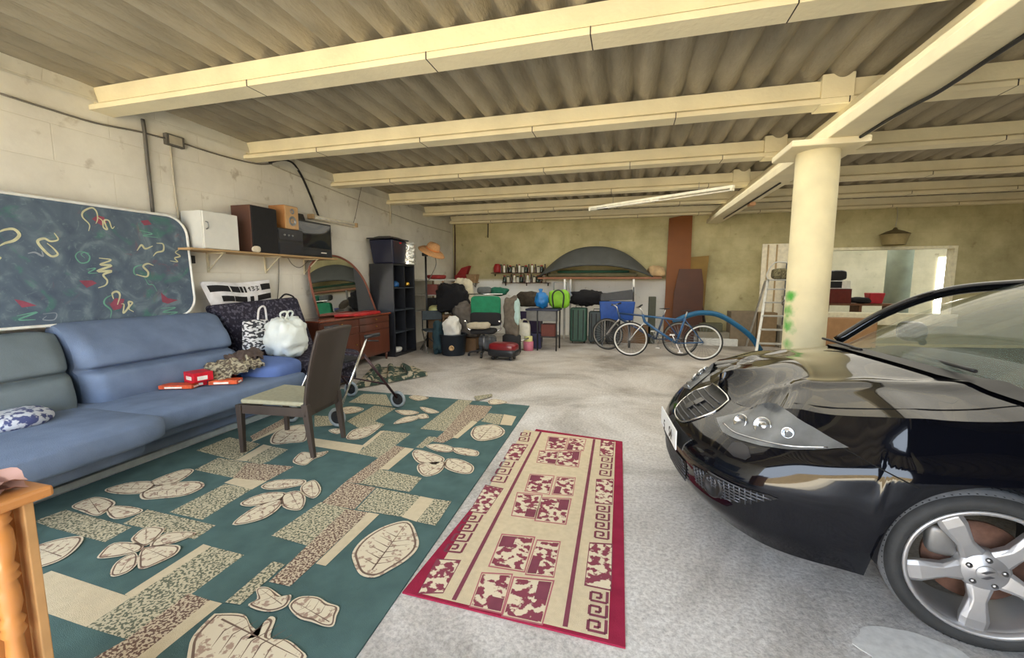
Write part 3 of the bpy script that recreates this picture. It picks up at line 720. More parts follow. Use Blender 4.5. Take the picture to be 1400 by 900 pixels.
# --- wheel
RT = 1.
def wheel(x, sg, vis):
    wh = MB(); 
    o = empty('wheel'); o.parent = car; o.location = (x, sg*(HW-.0), ZW)
    if sg < 0 and x < 2: o.rotation_euler = (0, 0, -R(15)); o.location.y += .012
    o.scale = (1.,)*3
    # frame: outer face towards -y*?; build facing -y then mirror for the other side
    S_ = -1 if sg < 0 else 1
    def L(prof, n, mi, m_, **k): m_.lathe([(r, -S_*d) for r, d in prof], (0,0,0), n, 'y', mi, **k)
    ty = MB(); L([(.262,.006),(.270,-.004),(.290,-.010),(.308,-.004),(.322,.012),(.331,.030),(.335,.075),(.331,.078),(.331,.084),(.335,.087),(.335,.125),(.331,.128),(.331,.134),(.335,.137),(.334,.175),(.330,.20),(.31,.22),(.26,.21)], 96, 0, ty, caps=False)
    # tread blocks
    for k in range(72):
        a = 2*pi*k/72
        for (d0, d1, tw) in ((.012,.07,.03), (.14,.198,-.03)):
            r_ = .3375; w = .0035
            pts = []
            for (dd, aa) in ((d0, a), (d1, a+tw)):
                for ww in (-w, w): pts.append((( r_)*cos(aa+ww/r_), -S_*-dd*1.0, (r_)*sin(aa+ww/r_)))
            # dark sipes
    ty.build('tyre', Mty, o, smooth=True)
    tdm = MB(); L([(.3235,.012),(.3325,.031),(.3362,.05),(.3362,.075)], 96, 0, tdm, caps=False); L([(.3362,.087),(.3362,.125)], 96, 0, tdm, caps=False); L([(.3362,.137),(.3362,.175),(.332,.20),(.312,.22)], 96, 0, tdm, caps=False)
    tdm.build('tread', mat('dusty_tread', (.15,.156,.165), .8, var=.2, scale=30), o, smooth=True)
    if vis:
        sp = MB()
        for k in range(64):
            a = 2*pi*k/80
            for (d0, d1, tw) in ((.014,.070,.05), (.090,.122,.03), (.142,.195,-.05)):
                vs = []
                for (dd, aa) in ((d0, a), (d1, a+tw)):
                    rr = .3372 if .02 < dd < .18 else .335 if dd > .1 else .3262
                    for ww in (-.0032, .0032): vs.append((rr*cos(aa+ww/rr), -S_*dd, rr*sin(aa+ww/rr)))
                sp.add(vs, [(0,1,3,2)])
        sp.build('tread_sipes', mat('tread_groove_black', (.008,.008,.008), .9), o)
    rim = MB()
    L([(.262,-.006),(.264,.002),(.248,.012),(.242,.03),(.236,.09),(.232,.20)], 64, 0, rim, caps=False)
    L([(.264,.004),(.267,-.004),(.262,-.010),(.250,-.006),(.247,.014)], 64, 0, rim, caps=False)
    rim.build('rim', Mal, o, smooth=True)
    spk = MB(); ph = R(50)
    for k in range(5):
        a = ph + 2*pi*k/5; ca, sa = cos(a), sin(a)
        def q(r, t, d): return (r*ca - t*sa, -S_*d, r*sa + t*ca)
        # waisted petal spoke: wide at hub, narrow, flaring at the rim
        st = [(.035,.050,.026,.07),(.08,.042,.016,.06),(.125,.030,.008,.055),(.165,.038,.004,.05),(.205,.047,.001,.045),(.238,.046,.004,.04),(.252,.042,.008,.04)]
        vs = []; fs = []
        for (r, w, df, db) in st:
            vs += [q(r, -w, df+.012), q(r, -w*.62, df), q(r, w*.62, df), q(r, w, df+.012), q(r, w*.85, db), q(r, -w*.85, db)]
        for i in range(len(st)-1):
            for j in range(6): fs.append((6*i+j, 6*i+(j+1)%6, 6*i+6+(j+1)%6, 6*i+6+j))
        fs.append((5,4,3,2,1,0)); e = 6*(len(st)-1); fs.append(tuple(e+j for j in range(6)))
        spk.add(vs, fs)
    spk.build('spokes', Mal, o, bevel=.003)
    hb = MB(); L([(.0,.006),(.03,.006),(.034,.012),(.07,.016),(.085,.03),(.085,.07)], 40, 0, hb, caps=False); hb.build('hub', Mal, o, smooth=True)
    cp = MB(); L([(.0,.000),(.031,.001),(.034,.006)], 32, 0, cp, caps=False); 
    cp.build('hub_cap', Mal, o, smooth=True)
    # stylised slanted S emblem on the cap: two parallelogram strokes
    em = MB(); d = -S_*-.003; X = S_*-1
    for poly in ([(-.022,.004),(.002,.019),(.020,.019),(-.006,.002)], [(.022,-.004),(-.002,-.019),(-.020,-.019),(.006,-.002)]):
        em.face([(p[0]*X, d, p[1]) for p in poly])
    em.build('emblem', mat('emblem_dark', (.12,.12,.13), .3, metal=.8), o)
    for k in range(5):
        a = ph + 2*pi*(k+.5)/5; nb = MB(); nb.lathe([(.011,-S_*.002),(.010,-S_*-.004),(.0,-S_*-.005)], (.056*cos(a), -S_*.010, .056*sin(a)), 10, 'y', 0, caps=False); nb.build('wheel_bolt', mat('bolt_steel', (.25,.25,.26), .3, metal=1), o, smooth=True)
    br = MB(); L([(.0,.10),(.17,.10),(.172,.115),(.0,.118)], 40, 0, br, caps=False); br.build('brake_disc', mat('rusty_brake_disc', (.16,.085,.06), .5, metal=.6, var=.4, scale=20), o, smooth=True)
    cl = MB(); 
    if vis: cl.soft((-.115, -S_*.085, .075), (.11,.06,.13), .5, .5, 16, 10); cl.build('brake_caliper', mat('caliper_grey', (.18,.18,.18), .45, metal=.6), o, smooth=True)
for x in (XH, XR):
    for sg in (-1, 1): wheel(x, sg, x == XH and sg == -1)
# --- front details, all on the skin ; (s,z) outlines
def SV(pts): return pts
hlp = [(.36,.668),(.50,.735),(.60,.785),(.72,.825),(.84,.84),(.96,.83),(1.08,.80),(1.22,.755),(1.12,.725),(.98,.69),(.84,.665),(.70,.65),(.55,.645),(.46,.655)]
Mlens = mat('headlight_lens', (.02,.022,.025), .03, alpha=.10, spec=1., coat=1., var=0)
for sg in (1, -1):
    nm = MB()
    hb_ = patch(hlp, .007, [mat('headlight_inner', (.17,.18,.19), .3, metal=.4, var=.35, scale=9)], 'headlight', car, sg)
    patch([(a, b) for a, b in hlp], .018, [Mlens], 'lens', hb_, sg, bulge=.006)
    # chrome bowls and projector
    def on(s, z, off): q = skin(s, z, off); return Vector((q.x, q.y*sg, q.z))
    for (s_, z_, r_, mt) in ((.62,.715,.036,'b'),(.79,.735,.040,'p'),(.97,.752,.024,'b')):
        c0 = on(s_, z_, .017); _, n_ = outp(s_); n3 = Vector((n_.x, -n_.y*sg, .35)).normalized()
        b_ = MB(); rot = n3.to_track_quat('Z', 'Y').to_matrix().to_4x4(); b_.M = Matrix.Translation(c0) @ rot
        b_.lathe([(r_*1.12,-.004),(r_*1.08,.006),(r_*.98,.008),(r_*.78,-.004),(r_*.4,-.010),(0,-.012)], (0,0,0), 28, mi=0, caps=False)
        if mt == 'p': b_.soft((0,0,-.004), (r_*1.15,r_*1.15,.03), 1, 1, 18, 10)
        b_.build('reflector', mat('reflector_silver', (.62,.64,.67), .15, metal=.95), hb_, smooth=True)
    tr = MB(); tr.tube([on(s_, z_, .012) for s_, z_ in spline([(.48,.672,0),(.70,.675,0),(.95,.705,0),(1.14,.745,0)], 8) and [(v.x, v.y) for v in spline([(.48,.672,0),(.70,.672,0),(.95,.700,0),(1.14,.738,0)], 8)]], .004, 6); tr.build('trim_strip', mat('reflector_silver', (0,0,0)), hb_, smooth=True)
# grille (trapezoid at the nose centre)
gp = [(-.27,.675),(-.20,.745),(-.08,.765),(.08,.765),(.20,.745),(.27,.675),(.15,.575),(.0,.555),(-.15,.575)]
gr = patch(gp, .004, [mat('grille_recess', (.006,.006,.007), .5)], 'grille', car, 1, n=16)
gb = MB()
def nose(s, z, off): q = skin(abs(s), z, off); return Vector((q.x, q.y*(1 if s >= 0 else -1), q.z))
for k in range(7):
    z = .58 + k*.022; wd = lerpt([(.555,.05),(.575,.14),(.67,.25),(.735,.19),(.765,.08)], z)
    gb.tube([nose(-wd + 2*wd*i/14, z, .012) for i in range(15)], .005, 6)
gb.build('grille_bars', Mgr, gr, smooth=True)
gs = MB(); gs.tube([nose(a, b, .006) for a, b in [(v.x, v.y) for v in spline([(p[0], p[1], 0) for p in gp + gp[:1]], 5)]], .006, 8); gs.build('grille_surround', Mch, gr, smooth=True)
bd = MB(); em = [(-.045,.625),(.02,.69),(.055,.69),(-.012,.625)]
bd.hexa([nose(-.055,.625,.016), nose(.035,.625,.016), nose(.035,.655,.016), nose(-.055,.655,.016), nose(-.055,.625,.026), nose(.035,.625,.026), nose(.035,.655,.026), nose(-.055,.655,.026)])
bd.hexa([nose(-.035,.662,.016), nose(.055,.662,.016), nose(.055,.692,.016), nose(-.035,.692,.016), nose(-.035,.662,.026), nose(.055,.662,.026), nose(.055,.692,.026), nose(-.035,.692,.026)])
bd.build('badge', mat('badge_black_chrome', (.06,.06,.065), .2, metal=.9), gr)
# number plate
npm = MB(); 
def platept(t, z, o): q = nose(t, .50, 0); return Vector((min(q.x, .02) - .012 - o + .25*abs(t)**2, -t, z))
npm.hexa([platept(-.26,.485,0), platept(.26,.485,0), platept(.26,.485,.008), platept(-.26,.485,.008), platept(-.26,.605,0), platept(.26,.605,0), platept(.26,.605,.008), platept(-.26,.605,.008)])
npo = npm.build('number_plate', Mwh, car, bevel=.003)
def text_mesh(name, s, size, m_, parent, M, ext=.001):
    cu = bpy.data.curves.new(name, 'FONT'); cu.body = s; cu.size = size; cu.extrude = ext; cu.align_x = 'CENTER'; cu.align_y = 'CENTER'
    to = bpy.data.objects.new(name, cu); C.objects.link(to); dg = bpy.context.evaluated_depsgraph_get(); me = bpy.data.meshes.new_from_object(to.evaluated_get(dg))
    me.materials.clear(); me.materials.append(m_); C.objects.unlink(to); bpy.data.objects.remove(to)
    o_ = bpy.data.objects.new(name, me); C.objects.link(o_); me.transform(M); o_.parent = parent; return o_
Mtxt = mat('black_lettering', (.01,.01,.01), .5)
pf = platept(0, .495, .0115); 
text_mesh('plate_lettering', 'S4', .095, Mtxt, npo, Matrix.Translation((pf.x+.012, -.13, .545)) @ Matrix.Rotation(-pi/2, 4, 'Z') @ Matrix.Rotation(pi/2, 4, 'X'))
text_mesh('plate_lettering', '5', .095, Mtxt, npo, Matrix.Translation((pf.x+.002, .02, .545)) @ Matrix.Rotation(-pi/2, 4, 'Z') @ Matrix.Rotation(pi/2, 4, 'X'))
# lower intakes
lc = patch([(-.36,.40),(.36,.40),(.30,.26),(-.30,.26)], .003, [mat('grille_recess', (0,0,0))], 'lower_grille', car, 1, n=16)
lb = MB()
for k in range(7): z = .275 + .02*k; lb.tube([nose(-.33+.66*i/16, z, .010) for i in range(17)], .004, 6)
lb.build('grille_bars', Mgr, lc, smooth=True)
for sg in (1, -1):
    ip = [(.45,.43),(.60,.445),(.92,.475),(.96,.47),(.80,.375),(.62,.325),(.50,.33)]
    si = patch(ip, .003, [mat('grille_recess', (0,0,0))], 'side_intake', car, sg, n=20)
    ib = MB()
    for k in range(16):
        s_ = .48 + .028*k; zt = min(.445, .465) if s_ < .9 else .47; zt = lerpt([(.45,.43),(.60,.445),(.92,.472)], s_); zb_ = lerpt([(.46,.335),(.62,.33),(.80,.378),(.95,.468)], s_)
        if zt - zb_ > .01: q = [skin(s_, zb_, .008), skin(s_, zt, .008)]; ib.tube([(v.x, v.y*sg, v.z) for v in q], .0035, 5)
    for k in range(8):
        z = .342 + .0165*k; s1 = lerpt([(.33,.64),(.375,.78),(.47,.94)], z); s0 = .465
        if z > .44: s0 = .60
        ib.tube([(v.x, v.y*sg, v.z) for v in [skin(s0 + (s1-s0)*i/10, z, .008) for i in range(11)]], .0035, 5)
    ib.build('grille_mesh', Mgr, si, smooth=True)
    c0 = skin(.63, .395, .004); _, n_ = outp(.63); n3 = Vector((n_.x, -n_.y*sg, -.05)); fg = MB(); fg.M = Matrix.Translation((c0.x, c0.y*sg, c0.z)) @ n3.to_track_quat('Z','Y').to_matrix().to_4x4()
    fg.lathe([(.064,-.01),(.062,.012),(.052,.018),(.045,.008),(0,.004)], (0,0,0), 28, caps=False); fg.build('fog_light_cover', Mpl2, si, smooth=True)
    pk = patch([(.665,.595),(.675,.632),(.72,.645),(.775,.640),(.81,.61),(.79,.588),(.72,.580)], .003, [mat('washer_cover_black', (.018,.018,.022), .25)], 'washer_cover', car, sg, n=10)
# panel gaps: bumper / wing seam and bonnet seam
for sg in (1, -1):
    sm_ = MB(); sm_.tube([(q.x, q.y*sg, q.z) for q in [skin(L2(1.20,1.44,i/10), L2(.748,.655,i/10), .0005) for i in range(11)]], .003, 5)
    sm_.tube([hoodp(.42+.05*k, .06+.006*k, sg) + Vector((0,0,.0005)) for k in range(11)], .003, 5)
    sm_.build('panel_seam', mat('seam_black', (.001,.001,.001), .9), car)
    dl = MB(); dl.tube([(q.x, q.y*sg, q.z) for q in [skin(cum[-1]*0 + 2.28 + .02*sin(i), L2(.26,.985,i/8), .0005) for i in range(9)]], .003, 5); dl.build('door_seam', mat('seam_black', (0,0,0)), car)
# ================================================================ LEFT SIDE: SOFA, MATTRESS, ARMCHAIR
Msofa = mat('blue_chenille', sr(110,126,152), .95, var=.13, scale=5, bump=.35, bscale=160, spec=.15)
Mgsofa = mat('grey_blue_chenille', sr(112,124,130), .95, var=.10, scale=5, bump=.35, bscale=160, spec=.15)
sofa = empty('blue_sofa', (-4.25, 2.4, 0), 0, 'long blue upholstered sofa against the left wall behind the green rug', 'sofa')
ox, oy = 4.25, -2.4
def SF(mb): mb.M = Matrix.Translation((ox, oy, 0)); return mb
def cush(x0, x1, y0, y1, z0, z1, name, m_, e1=.3, e2=.22, **k):
    b = SF(MB()); b.soft(((x0+x1)/2, (y0+y1)/2, (z0+z1)/2), (x1-x0, y1-y0, z1-z0), e1, e2, 40, 20, amp=k.pop('amp', .012), fs_=2.2, seed=random.random()*9, **k)
    return b.build(name, m_, sofa, smooth=True)
SX = WL + .08
b = SF(MB()); b.box(SX, -3.86, .3, 4.10, .05, .20); b.build('base', Msofa, sofa, bevel=.02)
b = SF(MB()); b.box(SX, -3.84, .28, 4.12, 0, .05); b.build('plinth', mat('pale_plinth_strip', sr(150,162,164), .7), sofa, bevel=.004)
cush(SX+.1, -3.70, 2.30, 4.06, .17, .34, 'lower_band', Msofa, .35, .15)
cush(SX+.1, -3.58, .30, 2.36, .13, .33, 'lower_band', Msofa, .35, .15)
s1 = cush(SX+.1, -3.56, 2.26, 4.08, .27, .47, 'seat_cushion', Msofa, .35, .16)
s2 = cush(SX+.1, -3.40, .25, 2.42, .26, .48, 'seat_cushion', Msofa, .35, .18)
def backc(y0, y1, name, m_, top=1.10, xs=0.):
    b = SF(MB())
    def fn(i, j):   # i around the section, j along y
        t = j; yy = y0 + (y1 - y0) * t; e = min(1, min(t, 1-t) * (y1-y0) / .12); e = sqrt(max(0, 1-(1-e)**2)) * .5 + .5
        prof = [(-4.36,.40),(-4.28,.50),(-4.30,.64),(-4.33,.70),(-4.43,.735),(-4.37,.78),(-4.42,.92),(-4.56,1.05),(-4.68,top),(-4.80,top-.02),(WL+.13,.9),(WL+.13,.40)]
        q = prof_pt(prof, i); cx, cz = -4.62, .72
        return Vector((xs + cx + (q[0]-cx)*(e if q[0] > cx else 1), yy, cz + (q[1]-cz)*(.9+.1*e)))
    b.grid(fn, 60, 26, 0, cu=True)
    # close the two ends
    for t in (0, 1):
        ring = [fn(i/60, t) for i in range(60)]; b.add(ring, [tuple(range(60))], 0)
    return b.build(name, m_, sofa, smooth=True)
def prof_pt(prof, i):
    k = len(prof); u = i * k; a = int(u) % k; t = u - int(u); P = [Vector((*prof[(a+d) % k], 0)) for d in (-1, 0, 1, 2)]
    p_, q_, r_, s_ = P; v = .5*((2*q_)+(r_-p_)*t+(2*p_-5*q_+4*r_-s_)*t*t+(3*q_-p_-3*r_+s_)*t**3); return (v.x, v.y)
backc(2.42, 3.86, 'back_cushion', Msofa, 1.13); backc(.6, 2.40, 'back_cushion', Mgsofa, 1.08, -.05)
# rounded right arm / end cushion
ar = SF(MB()); pa = G(356, 503, .48); ar.soft((-4.12, 3.86, .50), (.98, .56, .24), .55, .5, 36, 20, amp=.02, fs_=2); ar.build('arm_cushion', mat('bright_blue_chenille', sr(96,118,172), .95, var=.1, scale=5, bump=.3, bscale=160, spec=.15), sofa, smooth=True)
# --- mattress leaning on the wall, dark blue print with white piping
def mat_print():
    m = bpy.data.materials.new('mattress_print'); m.use_nodes = True; nt = m.node_tree; N = nt.nodes; L = nt.links; b = N['Principled BSDF']; b.inputs['Roughness'].default_value = .9
    tc = N.new('ShaderNodeTexCoord')
    n = N.new('ShaderNodeTexNoise'); n.inputs['Scale'].default_value = 4; n.inputs['Detail'].default_value = 6; n.inputs['Distortion'].default_value = 1.5; L.new(tc.outputs['Object'], n.inputs['Vector'])
    rp = N.new('ShaderNodeValToRGB'); e = rp.color_ramp.elements; e[0].position = .3; e[1].position = .68; e[0].color = (*sr(72,86,104),1); e[1].color = (*sr(112,128,138),1); k = e.new(.55); k.color = (*sr(86,102,118),1)
    L.new(n.outputs['Fac'], rp.inputs[0])
    cur = rp.outputs[0]
    for sc, th, colr, dist in ((2.4, .66, sr(64,128,108), 3.), (2.9, .70, sr(138,70,82), 2.), (9., .66, sr(120,140,146), 4.)):
        n2 = N.new('ShaderNodeTexNoise'); n2.inputs['Scale'].default_value = sc; n2.inputs['Detail'].default_value = 3; n2.inputs['Distortion'].default_value = dist
        mp = N.new('ShaderNodeMapping'); mp.inputs['Location'].default_value = (sc*3, th*9, sc); L.new(tc.outputs['Object'], mp.inputs[0]); L.new(mp.outputs[0], n2.inputs['Vector'])
        r2 = N.new('ShaderNodeValToRGB'); r2.color_ramp.elements[0].position = th-.05; r2.color_ramp.elements[1].position = th+.05; r2.color_ramp.elements[0].color = (0,0,0,1); r2.color_ramp.elements[1].color = (.45,.45,.45,1)
        L.new(n2.outputs['Fac'], r2.inputs[0]); mx = N.new('ShaderNodeMix'); mx.data_type = 'RGBA'; L.new(r2.outputs[0], mx.inputs[0]); L.new(cur, mx.inputs[6]); mx.inputs[7].default_value = (*colr, 1); cur = mx.outputs[2]
    L.new(cur, b.inputs['Base Color']); return m
MX = -4.74
def PM(x, y): q = PX(x, y, MX); return (q.y, q.z)
y1, zt = PM(262, 300)[0]+.02, 2.22
tl = PX(0, 262, MX); tr_ = PX(240, 297, MX); br_ = PX(270, 425, MX); bl = PX(0, 447, MX)
ye = (tr_.y + br_.y)/2 + .06; zt0 = (tl.z + PX(208,290,MX).z)/2; zb0 = 1.12
# rounded-corner slab in the wall plane (y,z), slightly leaning
rc = .20; out = []
y0m = .9
for (cy_, cz_, a0) in ((ye-rc, zb0+rc, -90), (ye-rc, zt0-rc, 0), (y0m+rc, zt0-rc, 90), (y0m+rc, zb0+rc, 180)):
    for k in range(9): a = R(a0 + 90*k/8); out.append((cy_ + rc*cos(a), cz_ + rc*sin(a)))
mm = MB(); lean = lambda z: -.05*(z-zb0)
X0, X1 = MX-.08, MX
vs = [(X0+lean(z), y, z) for y, z in out] + [(X1+lean(z), y, z) for y, z in out]; k = len(out)
mm.add(vs, [tuple(range(k)), tuple(range(2*k-1, k-1, -1))] + [(i,(i+1)%k,k+(i+1)%k,k+i) for i in range(k)], 0)
def scr(pts, w, mi, jit=0):     # brush-like scribble; pts in picture pixels on the mattress face
    P3 = spline([Vector((MX + lean(PX(x, y, MX).z) + .004, PX(x, y, MX).y, PX(x, y, MX).z)) for x, y in pts], 6)
    vs = []
    for i, p in enumerate(P3):
        d = (P3[min(i+1, len(P3)-1)] - P3[max(i-1, 0)]).normalized(); e = Vector((0, -d.z, d.y)); ww = w * (.35 + .65*sin(pi*min(1, max(0, i/(len(P3)-1)))))
        vs += [p + e*ww/2, p - e*ww/2]
    mm.add(vs, [(2*i, 2*i+1, 2*i+3, 2*i+2) for i in range(len(P3)-1)], mi)
zc = lambda q: (q[0]/3.914, 220 + q[1]/3.913)     # from a zoomed crop of the mattress
for pts, w, mi in [
    ([(0,385),(40,368),(90,365),(118,395),(90,425),(40,440),(10,455)], .045, 1), ([(0,525),(8,520),(12,525)], .05, 1),
    ([(305,385),(325,420),(285,430),(250,415),(215,430),(240,470),(285,510),(320,500),(300,470),(265,440)], .04, 1),
    ([(160,495),(200,490),(240,510),(235,480)], .03, 3),
    ([(490,375),(495,340),(460,300),(465,270),(510,250),(535,270),(540,310),(530,335)], .03, 1), ([(540,300),(565,320),(570,355),(590,365),(575,320),(600,320),(615,360),(630,350)], .03, 1),
    ([(745,480),(770,450),(790,470),(830,455)], .04, 1), ([(850,440),(885,445),(885,480),(850,490),(830,510)], .035, 1),
    ([(540,520),(605,530),(545,555),(605,560),(530,590),(605,590),(560,610),(580,640),(570,665),(530,680)], .04, 1),
    ([(830,560),(800,550),(775,565),(800,595),(790,620),(735,608)], .04, 1), ([(770,555),(730,570),(725,600),(740,615)], .03, 4), ([(780,625),(800,660),(825,665),(845,700)], .02, 4),
    ([(590,840),(595,800),(560,765),(570,735),(610,715)], .028, 4), ([(610,740),(605,710),(630,700),(645,720),(630,770)], .04, 1), ([(650,765),(665,770),(660,815),(690,780),(690,755),(710,760),(690,790),(715,808)], .035, 1),
    ([(970,475),(950,490),(975,510),(945,520),(960,540),(920,535)], .03, 1), ([(465,520),(445,500),(465,490),(490,510),(480,540),(440,545),(415,510),(440,485),(490,495)], .022, 4),
    ([(470,580),(520,575),(480,600),(530,600)], .02, 4), ([(760,370),(830,390),(780,400),(860,410)], .022, 4), ([(860,790),(940,785),(870,810),(950,810),(880,830)], .025, 4), ([(90,830),(200,810),(100,850),(190,850)], .025, 4),
    ([(230,820),(300,815),(290,850),(230,850),(250,830)], .018, 3)]:
    scr([zc(q) for q in pts], w*.5, mi)
for pts in [[(510,310),(540,290),(575,300),(590,330),(560,345)], [(590,770),(620,735),(670,740),(650,790),(610,800)], [(430,640),(500,640),(525,655),(470,680)], [(865,705),(900,735),(955,745),(900,765),(870,755)], [(80,740),(130,750),(200,775),(120,785)], [(770,320),(810,315),(830,340),(790,345)]]:
    P3 = [PX(*zc(q), MX) for q in pts]; mm.face([Vector((MX + lean(p.z) + .0025, p.y, p.z)) for p in P3], 2)
o = mm.build('leaning_mattress', [mat_print(), mat('print_cream', sr(196,196,162), .9, var=.15, scale=20), mat('print_red', sr(140,74,92), .9, var=.2, scale=12), mat('print_pale_blue', sr(140,150,160), .9), mat('print_green', sr(104,158,140), .9)], tri=True)
tag(o, 'thin dark blue scribble-print mattress with white piping leaning on the wall above the sofa', 'mattress')
pp = MB(); pp.tube([(X1+lean(z)+.004, y, z) for y, z in out], .013, 8, closed=True); pp.tube([(X0+lean(z), y, z) for y, z in out], .013, 8, closed=True)
pp.build('piping', mat('white_piping', sr(222,224,220), .7), o, smooth=True)

# --- dark speckled armchair/day bed behind the sofa
Mdk = mat('dark_speckled_upholstery', sr(52,50,62), .95, col2=sr(92,90,104), thr=.56, scale=26, detail=3, bump=.3, bscale=100, spec=.15)
ac = empty('dark_armchair', (-4.4, 4.9, 0), 0, 'dark grey speckled armchair between the blue sofa and the wooden sideboard', 'armchair')
def AC(mb): mb.M = Matrix.Translation((4.4, -4.9, 0)); return mb
b = AC(MB()); ta, tb_, rb = PX(275,424,-4.75), PX(405,412,-4.62), PX(434,474,-4.3)
vs = [(-4.88, 4.16, .3), (-4.40, 4.16, .35), (-4.30, rb.y+.02, .45), (-4.8, rb.y+.1, .35), (-4.90, 3.90, 1.20), (-4.70, 3.90, 1.22), (-4.60, tb_.y+.02, 1.27), (-4.84, tb_.y+.05, 1.25)]
b.hexa(vs); b.build('backrest', Mdk, ac, smooth=False, bevel=.05, seg=4)
b = AC(MB()); b.soft((-4.15, 4.80, .40), (.92, 1.1, .26), .4, .35, 32, 16, amp=.02); b.build('seat', Mdk, ac, smooth=True)
b = AC(MB()); b.box(-4.75, -3.85, 4.3, 5.35, .06, .32); b.build('frame', Mdk, ac, bevel=.03)
b = AC(MB()); b.tube(spline([(-4.7, 4.86, 1.24), (-4.66, 4.93, 1.31), (-4.62, 5.02, 1.28), (-4.6, 5.04, 1.22)], 6), .012, 8); b.build('strap', mat('black_strap', (.01,.01,.012), .7), ac, smooth=True)
for (x, y) in ((-4.6,4.4),(-3.95,4.4),(-4.6,5.25),(-3.95,5.25)):
    b = AC(MB()); b.lathe([(.03,0),(.035,.07)], (x, y, 0), 12); b.build('leg', mat('black_strap', (0,0,0)), ac, smooth=True)
# --- black and white printed cushion standing on the armchair's back
fa, fb, fc, fd = [PX(*q, -4.80) for q in ((272,387),(368,384),(371,413),(290,421))]
fl = MB(); FWd = 1
def FF(u, v, off=0.):   # u along, v up
    a = fd.lerp(fc, u); b_ = fa.lerp(fb, u); p = a.lerp(b_, v); w = sin(pi*min(1,max(0,u)))**.5*sin(pi*min(1,max(0,v)))**.5 if 0 < u < 1 and 0 < v < 1 else 0
    p = p + Vector((off + .05*w + .012*sin(u*9), 0, .012*sin(u*7+v))); return p
fl.grid(lambda i, j: FF(i, j), 30, 10, 0); fl.grid(lambda i, j: FF(i, j) + Vector((-.10*sin(pi*i)**.5*sin(pi*j)**.5, 0, 0)) if 0 < i < 1 and 0 < j < 1 else FF(i, j), 30, 10, 0)
def fstripe(u0, u1, v0, v1): fl.grid(lambda i, j: FF(u0+(u1-u0)*i, v0+(v1-v0)*j + .02*sin((u0+(u1-u0)*i)*9), .004), 14, 4, 1)
for (v0, v1, segs) in ((.58,.84,[(.05,.32),(.34,.47),(.48,.52),(.54,.57),(.80,.98)]), (.16,.40,[(.16,.34),(.35,.55),(.60,.66),(.72,.98)])):
    for u0, u1 in segs: fstripe(u0, u1, v0, v1)
for (u, pts) in ((.60,[(0,.72),(.02,.80),(.02,.62)]), (.655,[(0,.80),(.035,.78),(.005,.71),(.035,.66),(0,.62)]), (.72,[(0,.80),(.035,.78),(.005,.71),(.035,.66),(0,.62)])):
    fl.tube([FF(u+a, b_, .01) for a, b_ in pts], .006, 5, 1)
o = fl.build('printed_cushion', [mat('white_cotton', sr(225,226,230), .9), mat('black_print', (.012,.012,.014), .85)], smooth=True)
tag(o, 'white cushion with two black printed bands standing on top of the dark armchair', 'cushion')
# --- bags on the armchair
def sack(name, c, size, m_, label, cat, seed, amp=.22, e=.75, knot=True, rz=0.):
    o_ = empty(name, c, rz, label, cat)
    b = MB(); b.soft((0,0,size[2]/2), size, e, e, 40, 26, amp=amp, fs_=5/max(size), seed=seed); b.build('bag_body', m_, o_, smooth=True)
    return o_
Mwp = mat('white_plastic', sr(224,232,230), .35, var=.05, scale=6, bump=1., bscale=14, spec=.5)
pb = PX(385, 486, -4.1); o = sack('plastic_bag', (pb.x, pb.y+.1, .55), (.42,.46,.50), Mwp, 'bulging white plastic bag on the dark armchair seat', 'bag', 3)
for s_ in (-1, 1):
    b = MB(); b.tube(spline([(0, s_*.06, .46), (.02, s_*.10, .55), (.03, s_*.02, .57), (.02, s_*-.03, .47)], 6), .012, 6); b.build('handle', Mwp, o, smooth=True)
pb = PX(335, 482, -4.3); zz = mat('zigzag_fabric', sr(60,62,68), .8, col2=sr(222,224,226), thr=.5, scale=20, detail=.5, stretch=(1,1,2.2))
o = empty('patterned_tote_bag', (-4.36, 4.12, .66), 0, 'grey and white patterned tote bag left of the white plastic bag', 'bag')
b = MB(); b.hexa([(-.10,-.14,0),(.10,-.14,0),(.10,.15,0),(-.10,.15,0),(-.04,-.16,.38),(.05,-.16,.38),(.05,.17,.36),(-.04,.17,.36)]); b.build('bag_body', zz, o, bevel=.03, seg=3)
b = MB(); b.tube(spline([(.04,.0,.37),(.05,.02,.50),(.05,.10,.52),(.04,.13,.36)], 6), .012, 6); b.build('handle', mat('white_cotton', (0,0,0)), o, smooth=True)
# --- scarf, biscuit boxes, crumpled cloth on the sofa
Mleo = mat('leopard_scarf', sr(96,86,74), .95, col2=sr(170,162,138), thr=.5, scale=34, detail=2)
Mbrn = mat('brown_wool', sr(92,78,72), .95, var=.2, scale=20)
sc = MB(); a0, a1, a2, a3 = G(272,497,.50), G(310,481,.62), G(362,482,.64), G(330,502,.60)
def cloth(mb, P, nu, nv, amp, thick, mi=0, seed=0, edge=0.):
    def f_(i, j, o_=0):
        p = P[0].lerp(P[1], j).lerp(P[3].lerp(P[2], j), i); n = noise.noise(Vector((i*4+seed, j*5, seed))) + .5*noise.noise(Vector((i*9, j*11+seed, 3)))
        n2 = noise.noise(Vector((i*3, seed, j*3+4)))
        return p + Vector((.04*n2, .04*n, amp*abs(n) + thick*o_ + amp*.6*sin(pi*i)*sin(pi*j)))
    mb.grid(lambda i, j: f_(i, j, 1), nu, nv, mi); mb.grid(lambda i, j: f_(i, j, 0), nu, nv, mi)
    return mb
cz = .475
P = [Vector(v) for v in ((-3.95,3.20,.475), (-4.20,3.30,.60), (-4.18,3.80,.64), (-3.70,3.58,.60))]
